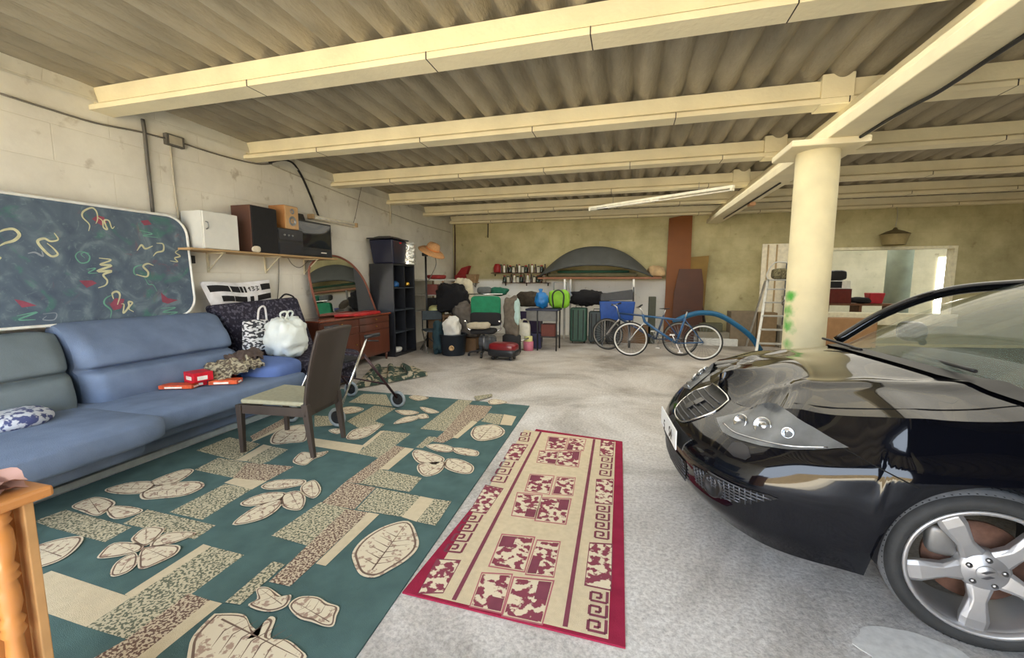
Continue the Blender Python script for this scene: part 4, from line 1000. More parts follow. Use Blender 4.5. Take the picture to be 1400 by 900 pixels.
cloth(sc, P, 26, 18, .07, .02, 0, 1); P2 = [Vector(v) for v in ((-4.0,3.42,.60), (-4.22,3.55,.66), (-4.22,4.02,.68), (-3.85,3.72,.64))]
cloth(sc, P2, 26, 14, .06, .02, 1, 4)
o = sc.build('crumpled_scarf', [Mleo, Mbrn], smooth=True); tag(o, 'crumpled leopard print and brown scarf lying on the blue sofa seat', 'scarf')
Mred = mat('red_packaging', sr(196,28,44), .4, var=.25, scale=14); Mwhi = mat('white_label', sr(232,228,216), .5); Mora = mat('orange_packaging', sr(206,84,40), .4, var=.3, scale=30); Mmar = mat('dark_red_packaging', sr(110,30,38), .4, var=.3, scale=20)
def packet(px, py, z, rz, sx, sy, sz, m_, label):
    g_ = G(px, py, z); o_ = empty('food_packet', (g_.x, g_.y, z), rz, label, 'packet', 'red food packets on the blue sofa')
    b = MB(); b.box(-sx/2, sx/2, -sy/2, sy/2, 0, sz); b.build('carton', m_, o_, bevel=.004)
    b = MB(); b.box(-sx*.32, sx*.20, -sy/2-.001, sy/2+.001, sz*.18, sz*.62).box(-sx/2-.001, sx/2+.001, -sy*.28, sy*.25, sz*.2, sz*.6); b.build('label_band', Mwhi if m_ is not Mmar else Mora, o_)
zt = .478
packet(246, 530, zt, R(20), .30, .13, .035, Mora, 'flat orange and red packet, nearest the viewer of the packets on the sofa')
packet(268, 526, zt, R(70), .13, .20, .05, Mred, 'red packet with white label under the tall red one on the sofa')
packet(272, 520, zt+.05, R(75), .17, .20, .09, Mred, 'bright red packet, topmost of the packet pile on the sofa')
packet(252, 520, zt, R(60),   .12, .16, .12, Mmar, 'dark red packet at the left back of the sofa packet pile')
packet(309, 524, zt, R(25), .26, .13, .04, Mora, 'flat red and orange packet on its own to the right of the pile')
packet(306, 517, zt+.0, R(30), .22, .08, .06, Mmar, 'dark red packet with orange band behind the right flat packet')
b = MB(); g_ = G(14, 578, .5); b.soft((g_.x, g_.y, .52), (.36,.42,.13), .8, .8, 32, 20, amp=.15, fs_=6, seed=4)
tag(b.build('patterned_cloth', mat('blue_white_print_cloth', sr(70,78,120), .9, col2=sr(190,196,206), thr=.46, scale=22, detail=2), smooth=True), 'rolled blue and white patterned cloth lying on the left end of the sofa', 'cloth')
# --- dining chair
Mwen = mat('dark_wenge_wood', sr(58,50,46), .45, var=.2, scale=6, stretch=(1,1,.15))
pF1, pF2, pB1, pB2 = G(333,620), G(393,590), G(429,628), G(470,600)
dc = empty('dining_chair', (0,0,0), 0, 'dark wooden dining chair with beige padded seat standing on the green rug', 'chair')
c0 = (pF1+pF2+pB1+pB2)/4; dc.location = c0 + Vector((0,0,.011))
def V(p, z, dx=0, dy=0): return Vector((p.x - c0.x + dx, p.y - c0.y + dy, z))
def taper(name, a, b, wa, wb, parent, m_):
    mb = MB(); d = (b - a); vs = []
    fx = (pB1 - pF1).normalized(); fy = Vector((-fx.y, fx.x, 0))
    for p, w_ in ((a, wa), (b, wb)):
        for i, j in ((-1,-1),(1,-1),(1,1),(-1,1)): vs.append(p + fx*(i*w_[0]/2) + fy*(j*w_[1]/2))
    mb.hexa(vs); return mb.build(name, m_, parent, bevel=.004)
fx = (pB1 - pF1).normalized()
for p in (pF1, pF2): taper('leg', V(p, 0), V(p, .43), (.035,.035), (.055,.05), dc, Mwen)
for p in (pB1, pB2):
    taper('leg', V(p, 0), V(p, .46) - fx*.05, (.035,.035), (.06,.05), dc, Mwen)
q = [V(pF1,.36), V(pB1,.36)-fx*.04, V(pB2,.36)-fx*.04, V(pF2,.36)]
for a, b_ in zip(q, q[1:]+q[:1]): 
    mb = MB(); mb.bar(a+Vector((0,0,.03)), b_+Vector((0,0,.03)), .024, .075); mb.build('apron', Mwen, dc, bevel=.002)
mb = MB(); n_ = 1
mb.hexa([p+Vector((0,0,.075)) for p in q] + [p+Vector((0,0,.115)) for p in q]); mb.build('seat', mat('beige_seat_fabric', sr(152,150,128), .85, var=.1, scale=30), dc, bevel=.018, seg=3)
# curved backrest panel, taller than the seat
bk = MB(); 
def bkf(i, j):
    a = V(pB1, .40) - fx*.05; b_ = V(pB2, .40) - fx*.05; p = a.lerp(b_, -.05+1.10*i); z = .36 + .74*j
    lean_ = .0 + .16*j**1.6; bow = .05*sin(pi*i)*(.3+.7*j); top = -.02*(2*i-1)**2*j
    return Vector((p.x + fx.x*(lean_+bow), p.y + fx.y*(lean_+bow), z + top))
def bkg(i, j):
    return bkf(i, j)
bk.grid(bkf, 14, 18, 0); bk.build('backrest', Mwen, dc, smooth=True, solid=.022, bevel=0)
# ================================================================ WALL-MOUNTED THINGS, LEFT WALL
Mwd = mat('raw_shelf_wood', sr(176,146,104), .7, var=.15, scale=5, stretch=(1,.2,1))
Mblk = mat('black_plastic', (.014,.015,.018), .35, var=.1)
Mblm = mat('matte_black', (.012,.012,.014), .8)
Mgm = mat('grey_metal', sr(130,132,134), .4, metal=.8)
Mrw = mat('dark_brown_veneer', sr(92,62,52), .5, var=.15, scale=4, stretch=(1,1,.2))
def thing1(name, mb, m_, label, cat, group=None, **k):
    o = mb.build(name, m_, **k); return tag(o, label, cat, group)
sz = 1.86
sh = empty('wall_shelf', (WL, 4.8, sz), 0, 'thin wooden wall shelf carrying speakers and a white cabinet', 'shelf')
b = MB(); b.box(0, .36, -1.22, 1.2, -.022, 0); b.build('board', Mwd, sh, bevel=.002)
for y in (-.75, .1, .85):
    b = MB(); b.box(.0, .02, y-.012, y+.012, -.26, -.022); b.box(0, .28, y-.012, y+.012, -.036, -.022); b.bar((.01, y, -.24), (.26, y, -.03), .012, .012); b.build('bracket', mat('cream_bracket', sr(200,192,168), .6), sh)
def PL(x, y, X=-4.62): return PX(x, y, X)
# white cabinet
q = PL(275,288); r_ = PL(325,343); y0, y1 = PL(276,300).y, PL(324,300).y
wc = empty('white_cabinet', ((WL+WL+.36)/2, (y0+y1)/2, sz), 0, 'small white wall cabinet with door handle at the left end of the shelf', 'cabinet')
h = PL(300,291).z - sz
b = MB(); b.box(-.16,.14, -(y1-y0)/2, (y1-y0)/2, 0, h); b.build('carcass', mat('white_cabinet_paint', sr(206,208,204), .5, var=.03), wc, bevel=.004)
b = MB(); b.box(.142,.16, -(y1-y0)/2+.004, (y1-y0)/2-.004, .006, h-.006); dr = b.build('door', mat('white_cabinet_door', sr(218,219,214), .45, var=.03), wc, bevel=.003)
b = MB(); b.tube(spline([(.16, -.19, h*.52), (.19, -.19, h*.55), (.19,-.19,h*.68), (.16,-.19,h*.71)], 5), .007, 6); b.build('handle', Mgm, dr, smooth=True)
# loudspeakers
def speaker(x0, x1, ya, yb, z0, h, cab, front, label, drv=(), name='loudspeaker'):
    o = empty(name, ((x0+x1)/2, (ya+yb)/2, z0), 0, label, 'speaker'); dx, dy = (x1-x0)/2, (yb-ya)/2
    b = MB(); b.box(-dx, dx-.018, -dy, dy, 0, h); b.build('enclosure', cab, o, bevel=.004)
    b = MB(); b.box(dx-.018, dx, -dy+.006, dy-.006, .008, h-.008); b.build('front_grille', front, o, bevel=.005)
    for (fy, fz, rr) in drv:
        b = MB(); b.lathe([(rr, 0), (rr*1.05, .008), (rr*.92, .010), (rr*.8, .004), (rr*.3, -.004), (.0, .004)], (dx+.001, fy*dy, fz*h), 20, 'x', caps=False); b.torus(rr, rr*.08, (dx+.006, fy*dy, fz*h), 'x', 20, 6); b.build('driver', mat('silver_cone', sr(150,152,155), .3, metal=.7), o, smooth=True)
    return o
ya, yb = PL(343,300).y, PL(378,300).y
speaker(WL+.02, WL+.34, ya, yb, sz, PL(345,280).z - sz, Mrw, Mblm, 'tall black fronted loudspeaker with brown sides next to the white cabinet')
b = MB(); p = PX(350,340,-4.60); b.soft((p.x, p.y, sz+.042), (.025,.13,.08), .7, .7, 16, 10, amp=.2, fs_=20); thing1('sea_shell', b, mat('shell_white', sr(222,214,196), .5), 'white shell ornament on the front edge of the shelf by the brown speaker', 'ornament', smooth=True)
yc, yd = PL(379,330).y, PL(398,330).y
av = empty('stereo_receiver', (WL+.19, (yc+5.28)/2, sz), 0, 'low black stereo unit under the small wooden speaker', 'stereo'); w_ = (5.28-yc)/2 - .01
hh = PL(385,312).z - sz
b = MB(); b.box(-.16,.15,-w_,w_,0,hh); b.build('casing', Mblk, av, bevel=.004)
b = MB(); b.box(.15,.158,-w_+.01,w_-.01,.02,hh*.45); b.box(.15,.158,-w_+.01,w_-.01,hh*.55,hh-.02); b.build('front_panel', mat('smoky_panel', (.03,.032,.04), .2), av)
for k in range(3):
    b = MB(); b.lathe([(.014,0),(.012,.02)], (.158, -w_+.1+k*.07, hh*.75), 12, 'x'); b.build('knob', Mgm, av, smooth=True)
ya2 = PL(391,300).y; yb2 = PL(405,300).y
speaker(WL+.05, WL+.33, ya2-.01, ya2+.24, sz+hh+.001, PL(395,281).z - sz - hh, mat('light_oak_veneer', sr(176,124,74), .5, var=.12, scale=5, stretch=(1,1,.2)), mat('oak_front', sr(196,158,112), .5, var=.08), 'small light wood bookshelf speaker with silver cones on top of the stereo', [(0,.76,.036),(0,.36,.065)])
# television with rear bulge and base lettering
ty0, ty1 = PL(399,330).y+.10, PL(455,330).y
tv = empty('crt_television', (WL+.19, (ty0+ty1)/2, sz), 0, 'black boxy television at the right end of the wall shelf', 'television'); w_ = (ty1-ty0)/2; h = PL(430,303).z - sz
b = MB(); b.hexa([(-.16,-w_*.8,0),(.12,-w_,0),(.12,w_,0),(-.16,w_*.8,0),(-.16,-w_*.8,h*.9),(.12,-w_,h),(.12,w_,h),(-.16,w_*.8,h*.9)]); b.build('casing', Mblk, tv, bevel=.012)
b = MB(); b.grid(lambda i, j: Vector((.123+.012*sin(pi*i)*sin(pi*j), -w_*.92+w_*1.84*i, h*.26+h*.68*j)), 12, 10); b.build('screen', mat('tv_glass', (.012,.016,.022), .08, spec=.8), tv, smooth=True)
b = MB(); b.box(.12,.128,-w_*.9,w_*.9,.02,h*.20); b.build('control_strip', mat('smoky_panel', (0,0,0)), tv)
b = MB(); b.box(.128,.130,w_*.30,w_*.62,h*.12,h*.15); b.build('badge', mat('white_label', (0,0,0)), tv)
b = MB(); b.hexa([(-.14,-w_*.9,h),(.06,-w_*.9,h),(.06,-w_*.25,h),(-.14,-w_*.25,h),(-.12,-w_*.85,h*1.18),(.04,-w_*.85,h*1.18),(.04,-w_*.3,h*1.18),(-.12,-w_*.3,h*1.18)]); thing1('black_radio', b, Mblk, 'small black radio on top of the television on the wall shelf', 'radio', loc=(WL+.19, (ty0+ty1)/2, sz+.002), bevel=.01)
# fluorescent batten on the left wall, cables, conduits, junction box
a, c_ = PX(427,298,-4.88), PX(485,310,-4.88)
b = MB(); b.box(-.035,.045,-.6,.6,-.03,.03); fo = tag(empty('wall_light_batten', (-4.90, (a.y+c_.y)/2, (a.z+c_.z)/2+.02), 0, 'short cream fluorescent light fitting on the left wall right of the television', 'light fitting'))
b = MB(); b.box(-.045,.03,-.56,.56,-.03,.035); b.build('housing', mat('cream_metal', sr(236,230,210), .5), fo, bevel=.006)
b = MB(); b.tube([(.045,-.50,-.005),(.045,.50,-.005)], .014, 10); b.build('tube', mat('lamp_tube_white', sr(235,232,220), .3), fo, smooth=True)
for s_ in (-1,1): b = MB(); b.box(-.045,.065,s_*.56-.02,s_*.56+.02,-.035,.04); b.build('end_cap', mat('end_cap_tan', sr(190,160,120), .5), fo, bevel=.004)
Mcab = mat('black_cable', (.01,.01,.012), .5)
def wire(name, pts, r, m_, label, cat='cable', n=6, group=None): b = MB(); b.tube(spline(pts, n), r, 8); return thing1(name, b, m_, label, cat, group, smooth=True)
XW = WL + .025
wp = lambda L_, X=XW: [PX(x, y, X) for x, y in L_]
wire('black_cable', wp([(368,222),(385,219),(400,223),(412,240),(422,262),(430,282),(436,297)], WL+.05), .016, Mcab, 'thick black cable looping down the left wall to the light fitting')
Mcon = mat('painted_conduit', sr(178,172,156), .6)
wire('wall_conduit', wp([(195,163),(198,185),(202,225),(206,262),(209,292)]), .017, mat('dark_grey_conduit', sr(92,90,86), .6), 'dark grey vertical pipe on the left wall above the mattress', 'pipe', 3)
wire('wall_conduit', wp([(233,200),(236,232),(240,268),(244,300)]), .010, Mcon, 'thin pale vertical conduit under the junction box', 'pipe', 3)
wire('wall_cable', wp([(0,128),(60,147),(130,168),(190,180),(228,190)]), .009, mat('grey_cable', sr(110,106,98), .6), 'thin grey cable along the top of the left wall', 'cable', 4)
wire('wall_cable', wp([(250,196),(300,212),(350,224),(372,224)]), .009, mat('grey_cable', (0,0,0)), 'thin grey cable from the junction box to the black cable', 'cable', 4)
wire('wall_cable', wp([(372,226),(430,250),(490,274),(535,292),(580,308),(616,318)]), .008, Mcon, 'pale thin cable running along the left wall to the far corner', 'cable', 4)
wire('thin_rope', wp([(494,256),(490,275),(486,295),(482,309)], WL+.06), .005, mat('grey_cable', (0,0,0)), 'thin hanging cord above the right end of the wall light', 'cord', 4)
for px_ in (313, 382, 421):
    pass
wire('wall_cable', wp([(381,352),(381,385),(379,415)]), .006, mat('grey_cable', (0,0,0)), 'thin dark cord hanging down the wall below the shelf middle', 'cable', 4)
wire('wall_cable', wp([(393,352),(400,362),(410,366),(420,358),(424,352)]), .005, mat('grey_cable', (0,0,0)), 'thin cord drooping in a curve under the television end of the shelf', 'cable', 4)
jb = empty('junction_box', (WL, PX(238,193,XW).y, PX(238,193,XW).z), 0, 'small grey junction box high on the left wall', 'junction box')
b = MB(); b.box(.0,.05,-.10,.10,-.06,.06); b.build('box_body', mat('dark_grey_conduit', (0,0,0)), jb, bevel=.005); b = MB(); b.box(.05,.056,-.07,.07,-.045,.045); b.build('cover', Mcon, jb, bevel=.003)
b = MB(); p = PX(262,355,WL+.02); b.box(0,.04,-.03,.03,-.045,.045); thing1('wall_switch', b, Mblk, 'small dark switch on the wall just right of the mattress edge', 'switch', loc=(WL,p.y,p.z), bevel=.004)
wire('wall_conduit', [PX(622,305,WL+.06)*1, PX(622,350,WL+.06), PX(622,402,WL+.06)], .022, mat('rusty_dark_pipe', sr(70,44,38), .7), 'dark rusty pipe standing in the far left corner of the room', 'pipe', 2)
yb_ = WB - .03
wire('black_cable', [PY(x,y,yb_) for x, y in [(584,292),(620,290),(655,290),(664,293),(667,300),(667,325)]], .014, Mcab, 'black cable along the top left of the back wall bending down', 'cable', 5)
wire('wall_conduit', [PX(x,y,WL+.05) for x, y in [(533,275),(534,290),(534,306)]], .02, Mcon, 'short pale pipe on the left wall above the black storage tub', 'pipe', 2)
# ================================================================ SIDEBOARD, ARCHED MIRROR, BLACK CUBE UNIT
Mma = mat('reddish_mahogany', sr(96,54,40), .28, var=.25, scale=5, coat=.4, stretch=(1,1,.25))
sb = empty('wooden_sideboard', (-4.64, 6.26, 0), 0, 'glossy reddish brown wooden sideboard beneath the arched mirror', 'sideboard'); w_ = .96
b = MB(); b.box(-.27,.20,-w_,w_,.14,.87); b.build('carcass', Mma, sb, bevel=.004)
b = MB(); b.box(-.28,.24,-w_-.02,w_+.02,.87,.90); b.build('top', mat('mahogany_top', sr(132,70,48), .18, coat=.8, var=.15), sb, bevel=.006)
for i in range(2):
    y0 = -w_+.02+i*w_; b = MB(); b.box(.20,.216,y0,y0+w_-.04,.16,.60); d_ = b.build('door', Mma, sb, bevel=.004)
    b = MB(); b.lathe([(.008,0),(.014,.018),(.0,.022)], (.216, y0+(w_-.12 if i==0 else .08), .42), 10, 'x'); b.build('knob', mat('brass', sr(176,140,70), .3, metal=.9), d_, smooth=True)
    for z in (.62, .745):
        b = MB(); b.box(.20,.216,y0,y0+w_-.04,z,z+.11); d_ = b.build('drawer', Mma, sb, bevel=.004)
        b = MB(); b.lathe([(.008,0),(.014,.018),(.0,.022)], (.216, y0+w_/2, z+.055), 10, 'x'); b.build('knob', mat('brass', (0,0,0)), d_, smooth=True)
for x in (-.22,.16):
    for y in (-w_+.06, w_-.06): b = MB(); b.lathe([(.018,0),(.028,.15)], (x,y,0), 10); b.build('leg', Mma, sb, smooth=True)
# things on it
b = MB(); b.soft((0,0,.03), (.26,1.0,.06), .4, .4, 30, 10, amp=.25, fs_=5); thing1('red_cloth', b, mat('red_shiny_cloth', sr(176,40,40), .35, var=.3, scale=9, bump=.5, bscale=20), 'folded shiny red cloth along the top of the sideboard', 'cloth', loc=(-4.50, 6.4, .90), smooth=True)
# arched mirror leaning on the wall behind it
pts = [PX(x, y, -4.80) for x, y in [(436,432),(429,400),(425,372),(432,358),(448,350),(468,352),(486,364),(500,384),(509,410),(516,432)]]
sp_ = spline(pts, 6); am = empty('arched_mirror', (-4.80, 6.5, .91), 0, 'large round-topped mirror with thin red brown frame on the sideboard', 'mirror')
b = MB(); c0 = Vector((-4.80, 6.5, .91)); k = len(sp_)
loc_ = [Vector((-.05*(p.z-.91)/1., p.y-6.5, max(p.z-.91, 0))) for p in sp_]
b.add([p for p in loc_] , [tuple(range(k))], 0); b.build('glass', mat('mirror_glass', (.62,.64,.62), .02, metal=1., var=0), am, tri=True)
b = MB(); b.tube([p for p in loc_], .018, 8); b.tube([loc_[-1], loc_[0]], .018, 8); b.build('frame', mat('mirror_frame_red', sr(140,88,72), .5), am, smooth=True)
b = MB(); b.add([p - Vector((.02,0,0)) for p in loc_], [tuple(range(k))], 0); b.build('backing', Mblm, am, tri=True)
# black 2x4 cube unit
ux0, ux1, uy0, uy1, uh = WL+.03, -4.40, 7.36, 8.22, 1.83
cu = empty('cube_shelving_unit', ((ux0+ux1)/2, (uy0+uy1)/2, 0), 0, 'tall black eight-compartment shelving unit against the left wall', 'shelving unit'); dx, dy = (ux1-ux0)/2, (uy1-uy0)/2
Muk = mat('black_unit_laminate', (.022,.024,.03), .35)
for y in (-dy, dy-.03): b = MB(); b.box(-dx, dx, y, y+.03, 0, uh); b.build('side_panel', Muk, cu, bevel=.002)
b = MB(); b.box(-dx,-dx+.01,-dy+.03,dy-.03,0,uh); b.build('back_panel', Muk, cu)
b = MB(); b.box(-dx+.01,dx,-.012,.012,.03,uh-.03); b.build('divider', Muk, cu)
b = MB(); b.box(-dx,dx,-dy+.03,dy-.03,uh-.03,uh); b.build('top_panel', Muk, cu)
b = MB(); b.box(-dx,dx,-dy+.03,dy-.03,0,.05); b.build('bottom_panel', Muk, cu)
for k in range(1,4):
    b = MB(); z = .03 + (uh-.06)*k/4; b.box(-dx+.01,dx-.003,-dy+.03,dy-.03,z-.01,z+.01); b.build('shelf', mat('unit_edge_grey', sr(58,64,72), .4), cu)
b = MB(); b.soft((-4.55, uy0+.22, .11), (.22,.3,.10), .6, .6, amp=.2, fs_=8); thing1('folded_paper', b, mat('white_paper', sr(215,215,210), .8), 'white crumpled paper in the bottom left compartment of the black unit', 'paper', smooth=True)
b = MB(); b.soft((0,0,.05), (.10,.12,.10), .8, .8, amp=.3, fs_=12); thing1('gold_ornament', b, mat('gold_foil', sr(220,180,80), .25, metal=.9), 'small golden ornament in the upper right compartment of the black unit', 'ornament', loc=(-4.48, uy1-.2, .945+.44), smooth=True)
b = MB(); b.soft((0,0,.05), (.16,.16,.12), .7, .7, amp=.3, fs_=12); thing1('blue_trinket', b, mat('blue_glaze', sr(30,90,150), .3), 'small blue trinket in the upper left compartment of the black unit', 'ornament', loc=(-4.50, uy0+.2, .945+.44), smooth=True)
# tub with lid and foil jar on top of it
tb = empty('storage_tub', (-4.63, 7.62, uh+.001), R(4), 'dark plastic storage tub with a black lid on top of the black unit', 'tub')
b = MB(); b.hexa([(-.22,-.24,0),(.22,-.24,0),(.22,.24,0),(-.22,.24,0),(-.25,-.33,.46),(.25,-.33,.46),(.25,.30,.46),(-.25,.30,.46)]); b.build('tub_body', mat('navy_black_plastic', (.012,.014,.035), .3), tb, bevel=.03, seg=3)
b = MB(); b.box(-.28,.28,-.36,.33,.465,.49); b.hexa([(-.22,-.28,.49),(.22,-.28,.49),(.22,.28,.49),(-.22,.28,.49),(-.12,-.18,.535),(.12,-.18,.535),(.12,.18,.535),(-.12,.18,.535)]); b.build('lid', Mblk, tb, bevel=.01)
b = MB(); b.lathe([(.012,.04),(.012,0)], (.29,-.12,.40), 8, 'x'); b.build('red_latch', mat('red_packaging', (0,0,0)), tb)
fj = empty('glass_storage_jar', (-4.46, 8.06, uh+.001), 0, 'big clear jar lined with crinkled silver foil on the black unit', 'jar')
b = MB(); b.grid(lambda i, j: Vector(((.155+.012*noise.noise(Vector((i*18, j*9, 1))))*cos(2*pi*i), (.155+.012*noise.noise(Vector((i*18, j*9, 1))))*sin(2*pi*i), .01+.40*j)), 72, 30, cu=True); b.build('foil', mat('crinkled_foil', (.75,.75,.70), .18, metal=1., bump=1., bscale=30), fj, smooth=True)
b = MB(); b.lathe([(.165,0),(.17,.02),(.17,.38),(.15,.43),(.15,.46)], (0,0,0), 32, caps=False); b.build('jar_glass', mat('clear_jar_glass', (.8,.85,.82), .04, alpha=.2, spec=.8, var=0), fj, smooth=True)
# ================================================================ BACK-LEFT CLUTTER
# hat on a stand
hs = empty('coat_stand', (-4.30, 8.55, 0), 0, 'thin black metal stand with a hat on it right of the black unit', 'stand')
b = MB(); b.tube([(0,0,.03),(0,0,2.10)], .022, 10); b.build('pole', Mblk, hs, smooth=True)
b = MB(); b.box(-.03,.03,-.12,.06,2.03,2.10); b.build('clamp', Mblk, hs, bevel=.008)
for k in range(3): b = MB(); a = 2*pi*k/3+.4; b.tube([(0,0,.25),(.28*cos(a),.28*sin(a),.015)], .012, 8); b.build('foot', Mblk, hs, smooth=True)
b = MB(); b.tube(spline([(.03,.0,2.12),(.18,.05,2.05),(.22,.05,1.85),(.12,.02,1.62),(.05,0,1.5)],6), .010, 6); b.build('hook_arm', mat('grey_cable',(0,0,0)), hs, smooth=True)
ht = empty('straw_hat', (-4.12, 8.50, 2.13), 0, 'tan straw sun hat resting tilted on the black stand', 'hat'); ht.rotation_euler = (R(8), R(28), 0)
Mst = mat('tan_straw', sr(188,142,96), .85, var=.15, scale=30, bump=.4, bscale=80)
b = MB(); b.lathe([(.30,-.03),(.24,.02),(.15,.035),(.14,.12),(.11,.175),(.0,.185)], (0,0,0), 32, caps=False); b.build('crown_and_brim', Mst, ht, smooth=True, solid=.006)
b = MB(); b.lathe([(.152,.045),(.149,.075)], (0,0,0), 32, caps=False); b.build('ribbon', mat('orange_ribbon', sr(196,120,64), .7), ht, smooth=True, solid=.004)
# table along the left wall behind the stand
Mlt = mat('pale_table_top', sr(190,188,180), .5)
tl = empty('side_table', (-4.45, 9.35, 0), 0, 'narrow pale topped table against the left wall behind the black unit', 'table')
b = MB(); b.box(-.45,.42,-.45,.75,1.50,1.535); b.build('table_top', Mlt, tl, bevel=.004)
for x in (-.42,.38):
    for y in (-.42,.72): b = MB(); b.box(x-.02,x+.02,y-.02,y+.02,0,1.5); b.build('leg', mat('light_wood_leg', sr(150,126,100), .6), tl)
b = MB(); b.box(-.44,.40,-.44,.74,.78,.80); b.build('lower_shelf', Mlt, tl)
b = MB(); b.box(-.44,.40,-.44,.74,1.16,1.18); b.build('middle_shelf', Mlt, tl)
b = MB(); b.soft((0,0,.05), (.34,.5,.10), .5, .5, amp=.15, fs_=6); thing1('red_bag', b, mat('dull_red_cloth', sr(140,40,40), .7, var=.2), 'flat red bundle lying on the narrow table by the left wall', 'bundle', loc=(-4.35, 9.2, 1.536), smooth=True)
def boxes(name, items):
    for (x, y, z, sx, sy, sz_, rz, m_, label) in items:
        b = MB(); b.box(-sx/2,sx/2,-sy/2,sy/2,0,sz_); thing1(name, b, m_, label, 'box', bevel=.006, loc=(x,y,z)).rotation_euler = (0,0,rz)
Mcb = mat('cardboard', sr(160,122,84), .85, var=.1, scale=8); Mcb2 = mat('dark_cardboard', sr(112,86,60), .85, var=.12, scale=8)
boxes('storage_box', [(-4.38,9.05,1.181,.26,.3,.24,.2,mat('red_brown_box',sr(112,52,44),.6),'red brown box on the upper shelf of the narrow table'),
  (-4.35,9.05,.801,.3,.3,.30,.1,Mblm,'black box on the lower shelf of the narrow table'),
  (-4.3,9.55,.801,.24,.3,.22,-.1,mat('white_paper',(0,0,0)),'white box on the lower shelf of the narrow table'),
  (-4.3,9.6,1.181,.36,.24,.14,.0,mat('olive_case',sr(76,76,56),.6),'olive green case on the upper shelf of the narrow table')])
# corner wall shelf with red and brown boxes
cs = empty('corner_shelf', (PY(636,386,WB-.2).x, WB-.17, PY(636,386,WB-.2).z), 0, 'small wooden shelf in the far left corner under the red box', 'shelf')
b = MB(); b.box(-.36,.36,-.16,.16,-.02,0); b.build('board', Mwd, cs)
for x in (-.25,.25): b = MB(); b.box(x-.01,x+.01,.14,.16,-.15,-.02); b.bar((x,.14,-.14),(x,-.12,-.025),.012,.012); b.build('bracket', Mgm, cs)
bx = cs.location; b = MB(); b.box(-.16,.16,-.11,.11,0,.20); thing1('red_box', b, mat('red_box_card', sr(150,34,36), .6), 'red box with a raised flap on the far left corner shelf', 'box', loc=(bx.x-.12, bx.y, bx.z+.001)).rotation_euler=(0,0,.1)
b = MB(); b.hexa([(-.14,-.1,0),(.14,-.1,0),(.14,.1,0),(-.14,.1,0),(.02,-.1,.20),(.24,-.1,.26),(.24,.1,.26),(.02,.1,.20)]); thing1('red_folder', b, mat('red_box_card', (0,0,0)), 'red folder tipped upright on the red corner box', 'folder', loc=(bx.x-.1, bx.y, bx.z+.203))
b = MB(); b.hexa([(-.12,-.1,0),(.12,-.1,0),(.12,.1,0),(-.12,.1,0),(-.16,-.12,.22),(.16,-.12,.22),(.16,.12,.22),(-.16,.12,.22)]); thing1('brown_basket', b, mat('tan_basket', sr(164,134,98), .8, var=.2, scale=30), 'tan tapered basket right of the red box on the corner shelf', 'basket', loc=(bx.x+.22, bx.y, bx.z+.001))
# two narrow wall shelves of little bottles
def bottle_kind(name, body, cap, prof, label, group):
    o = empty(name, (0,0,-5), 0, label, 'bottle', group)
    b = MB(); b.lathe(prof, (0,0,0), 12); b.build('bottle_body', body, o, smooth=True)
    z = prof[-1][1]; r_ = prof[-1][0]; b = MB(); b.lathe([(r_*1.25, z), (r_*1.25, z+.03), (0, z+.031)], (0,0,0), 10, caps=False); b.build('cap', cap, o, smooth=True)
    return o
P_a = [(.032,0),(.034,.01),(.034,.13),(.018,.17),(.015,.20)]; P_b = [(.042,0),(.044,.01),(.044,.12),(.036,.14),(.030,.15)]; P_c = [(.028,0),(.03,.01),(.03,.17),(.026,.19),(.02,.20)]; P_d = [(.05,0),(.055,.03),(.05,.13),(.03,.16),(.028,.17)]
Mg1 = mat('brown_bottle_glass', (.05,.022,.012), .12, spec=.8); Mg2 = mat('pale_jar', sr(200,196,180), .35); Mg3 = mat('white_spray_can', sr(228,226,215), .35); Mg4 = mat('dark_green_glass', (.012,.03,.02), .12, spec=.8); Mrc = mat('deep_red_cap', sr(150,34,36), .4)
def shelf_row(px0, px1, py, up, n, lab):
    a = PY(px0, py, WB-.1); c = PY(px1, py, WB-.1)
    s_ = empty('bottle_shelf', ((a.x+c.x)/2, WB-.085, (a.z+c.z)/2), 0, lab, 'shelf'); w_ = (c.x-a.x)/2
    b = MB(); b.box(-w_,w_,-.08,.08,-.018,0); b.build('board', mat('dark_shelf_wood', sr(74,44,34), .6), s_)
    for x in (-w_*.9, 0, w_*.9): b = MB(); b.box(x-.012,x+.012,.05,.08,-.09,-.018); b.build('bracket', Mblm, s_)
    return s_, w_
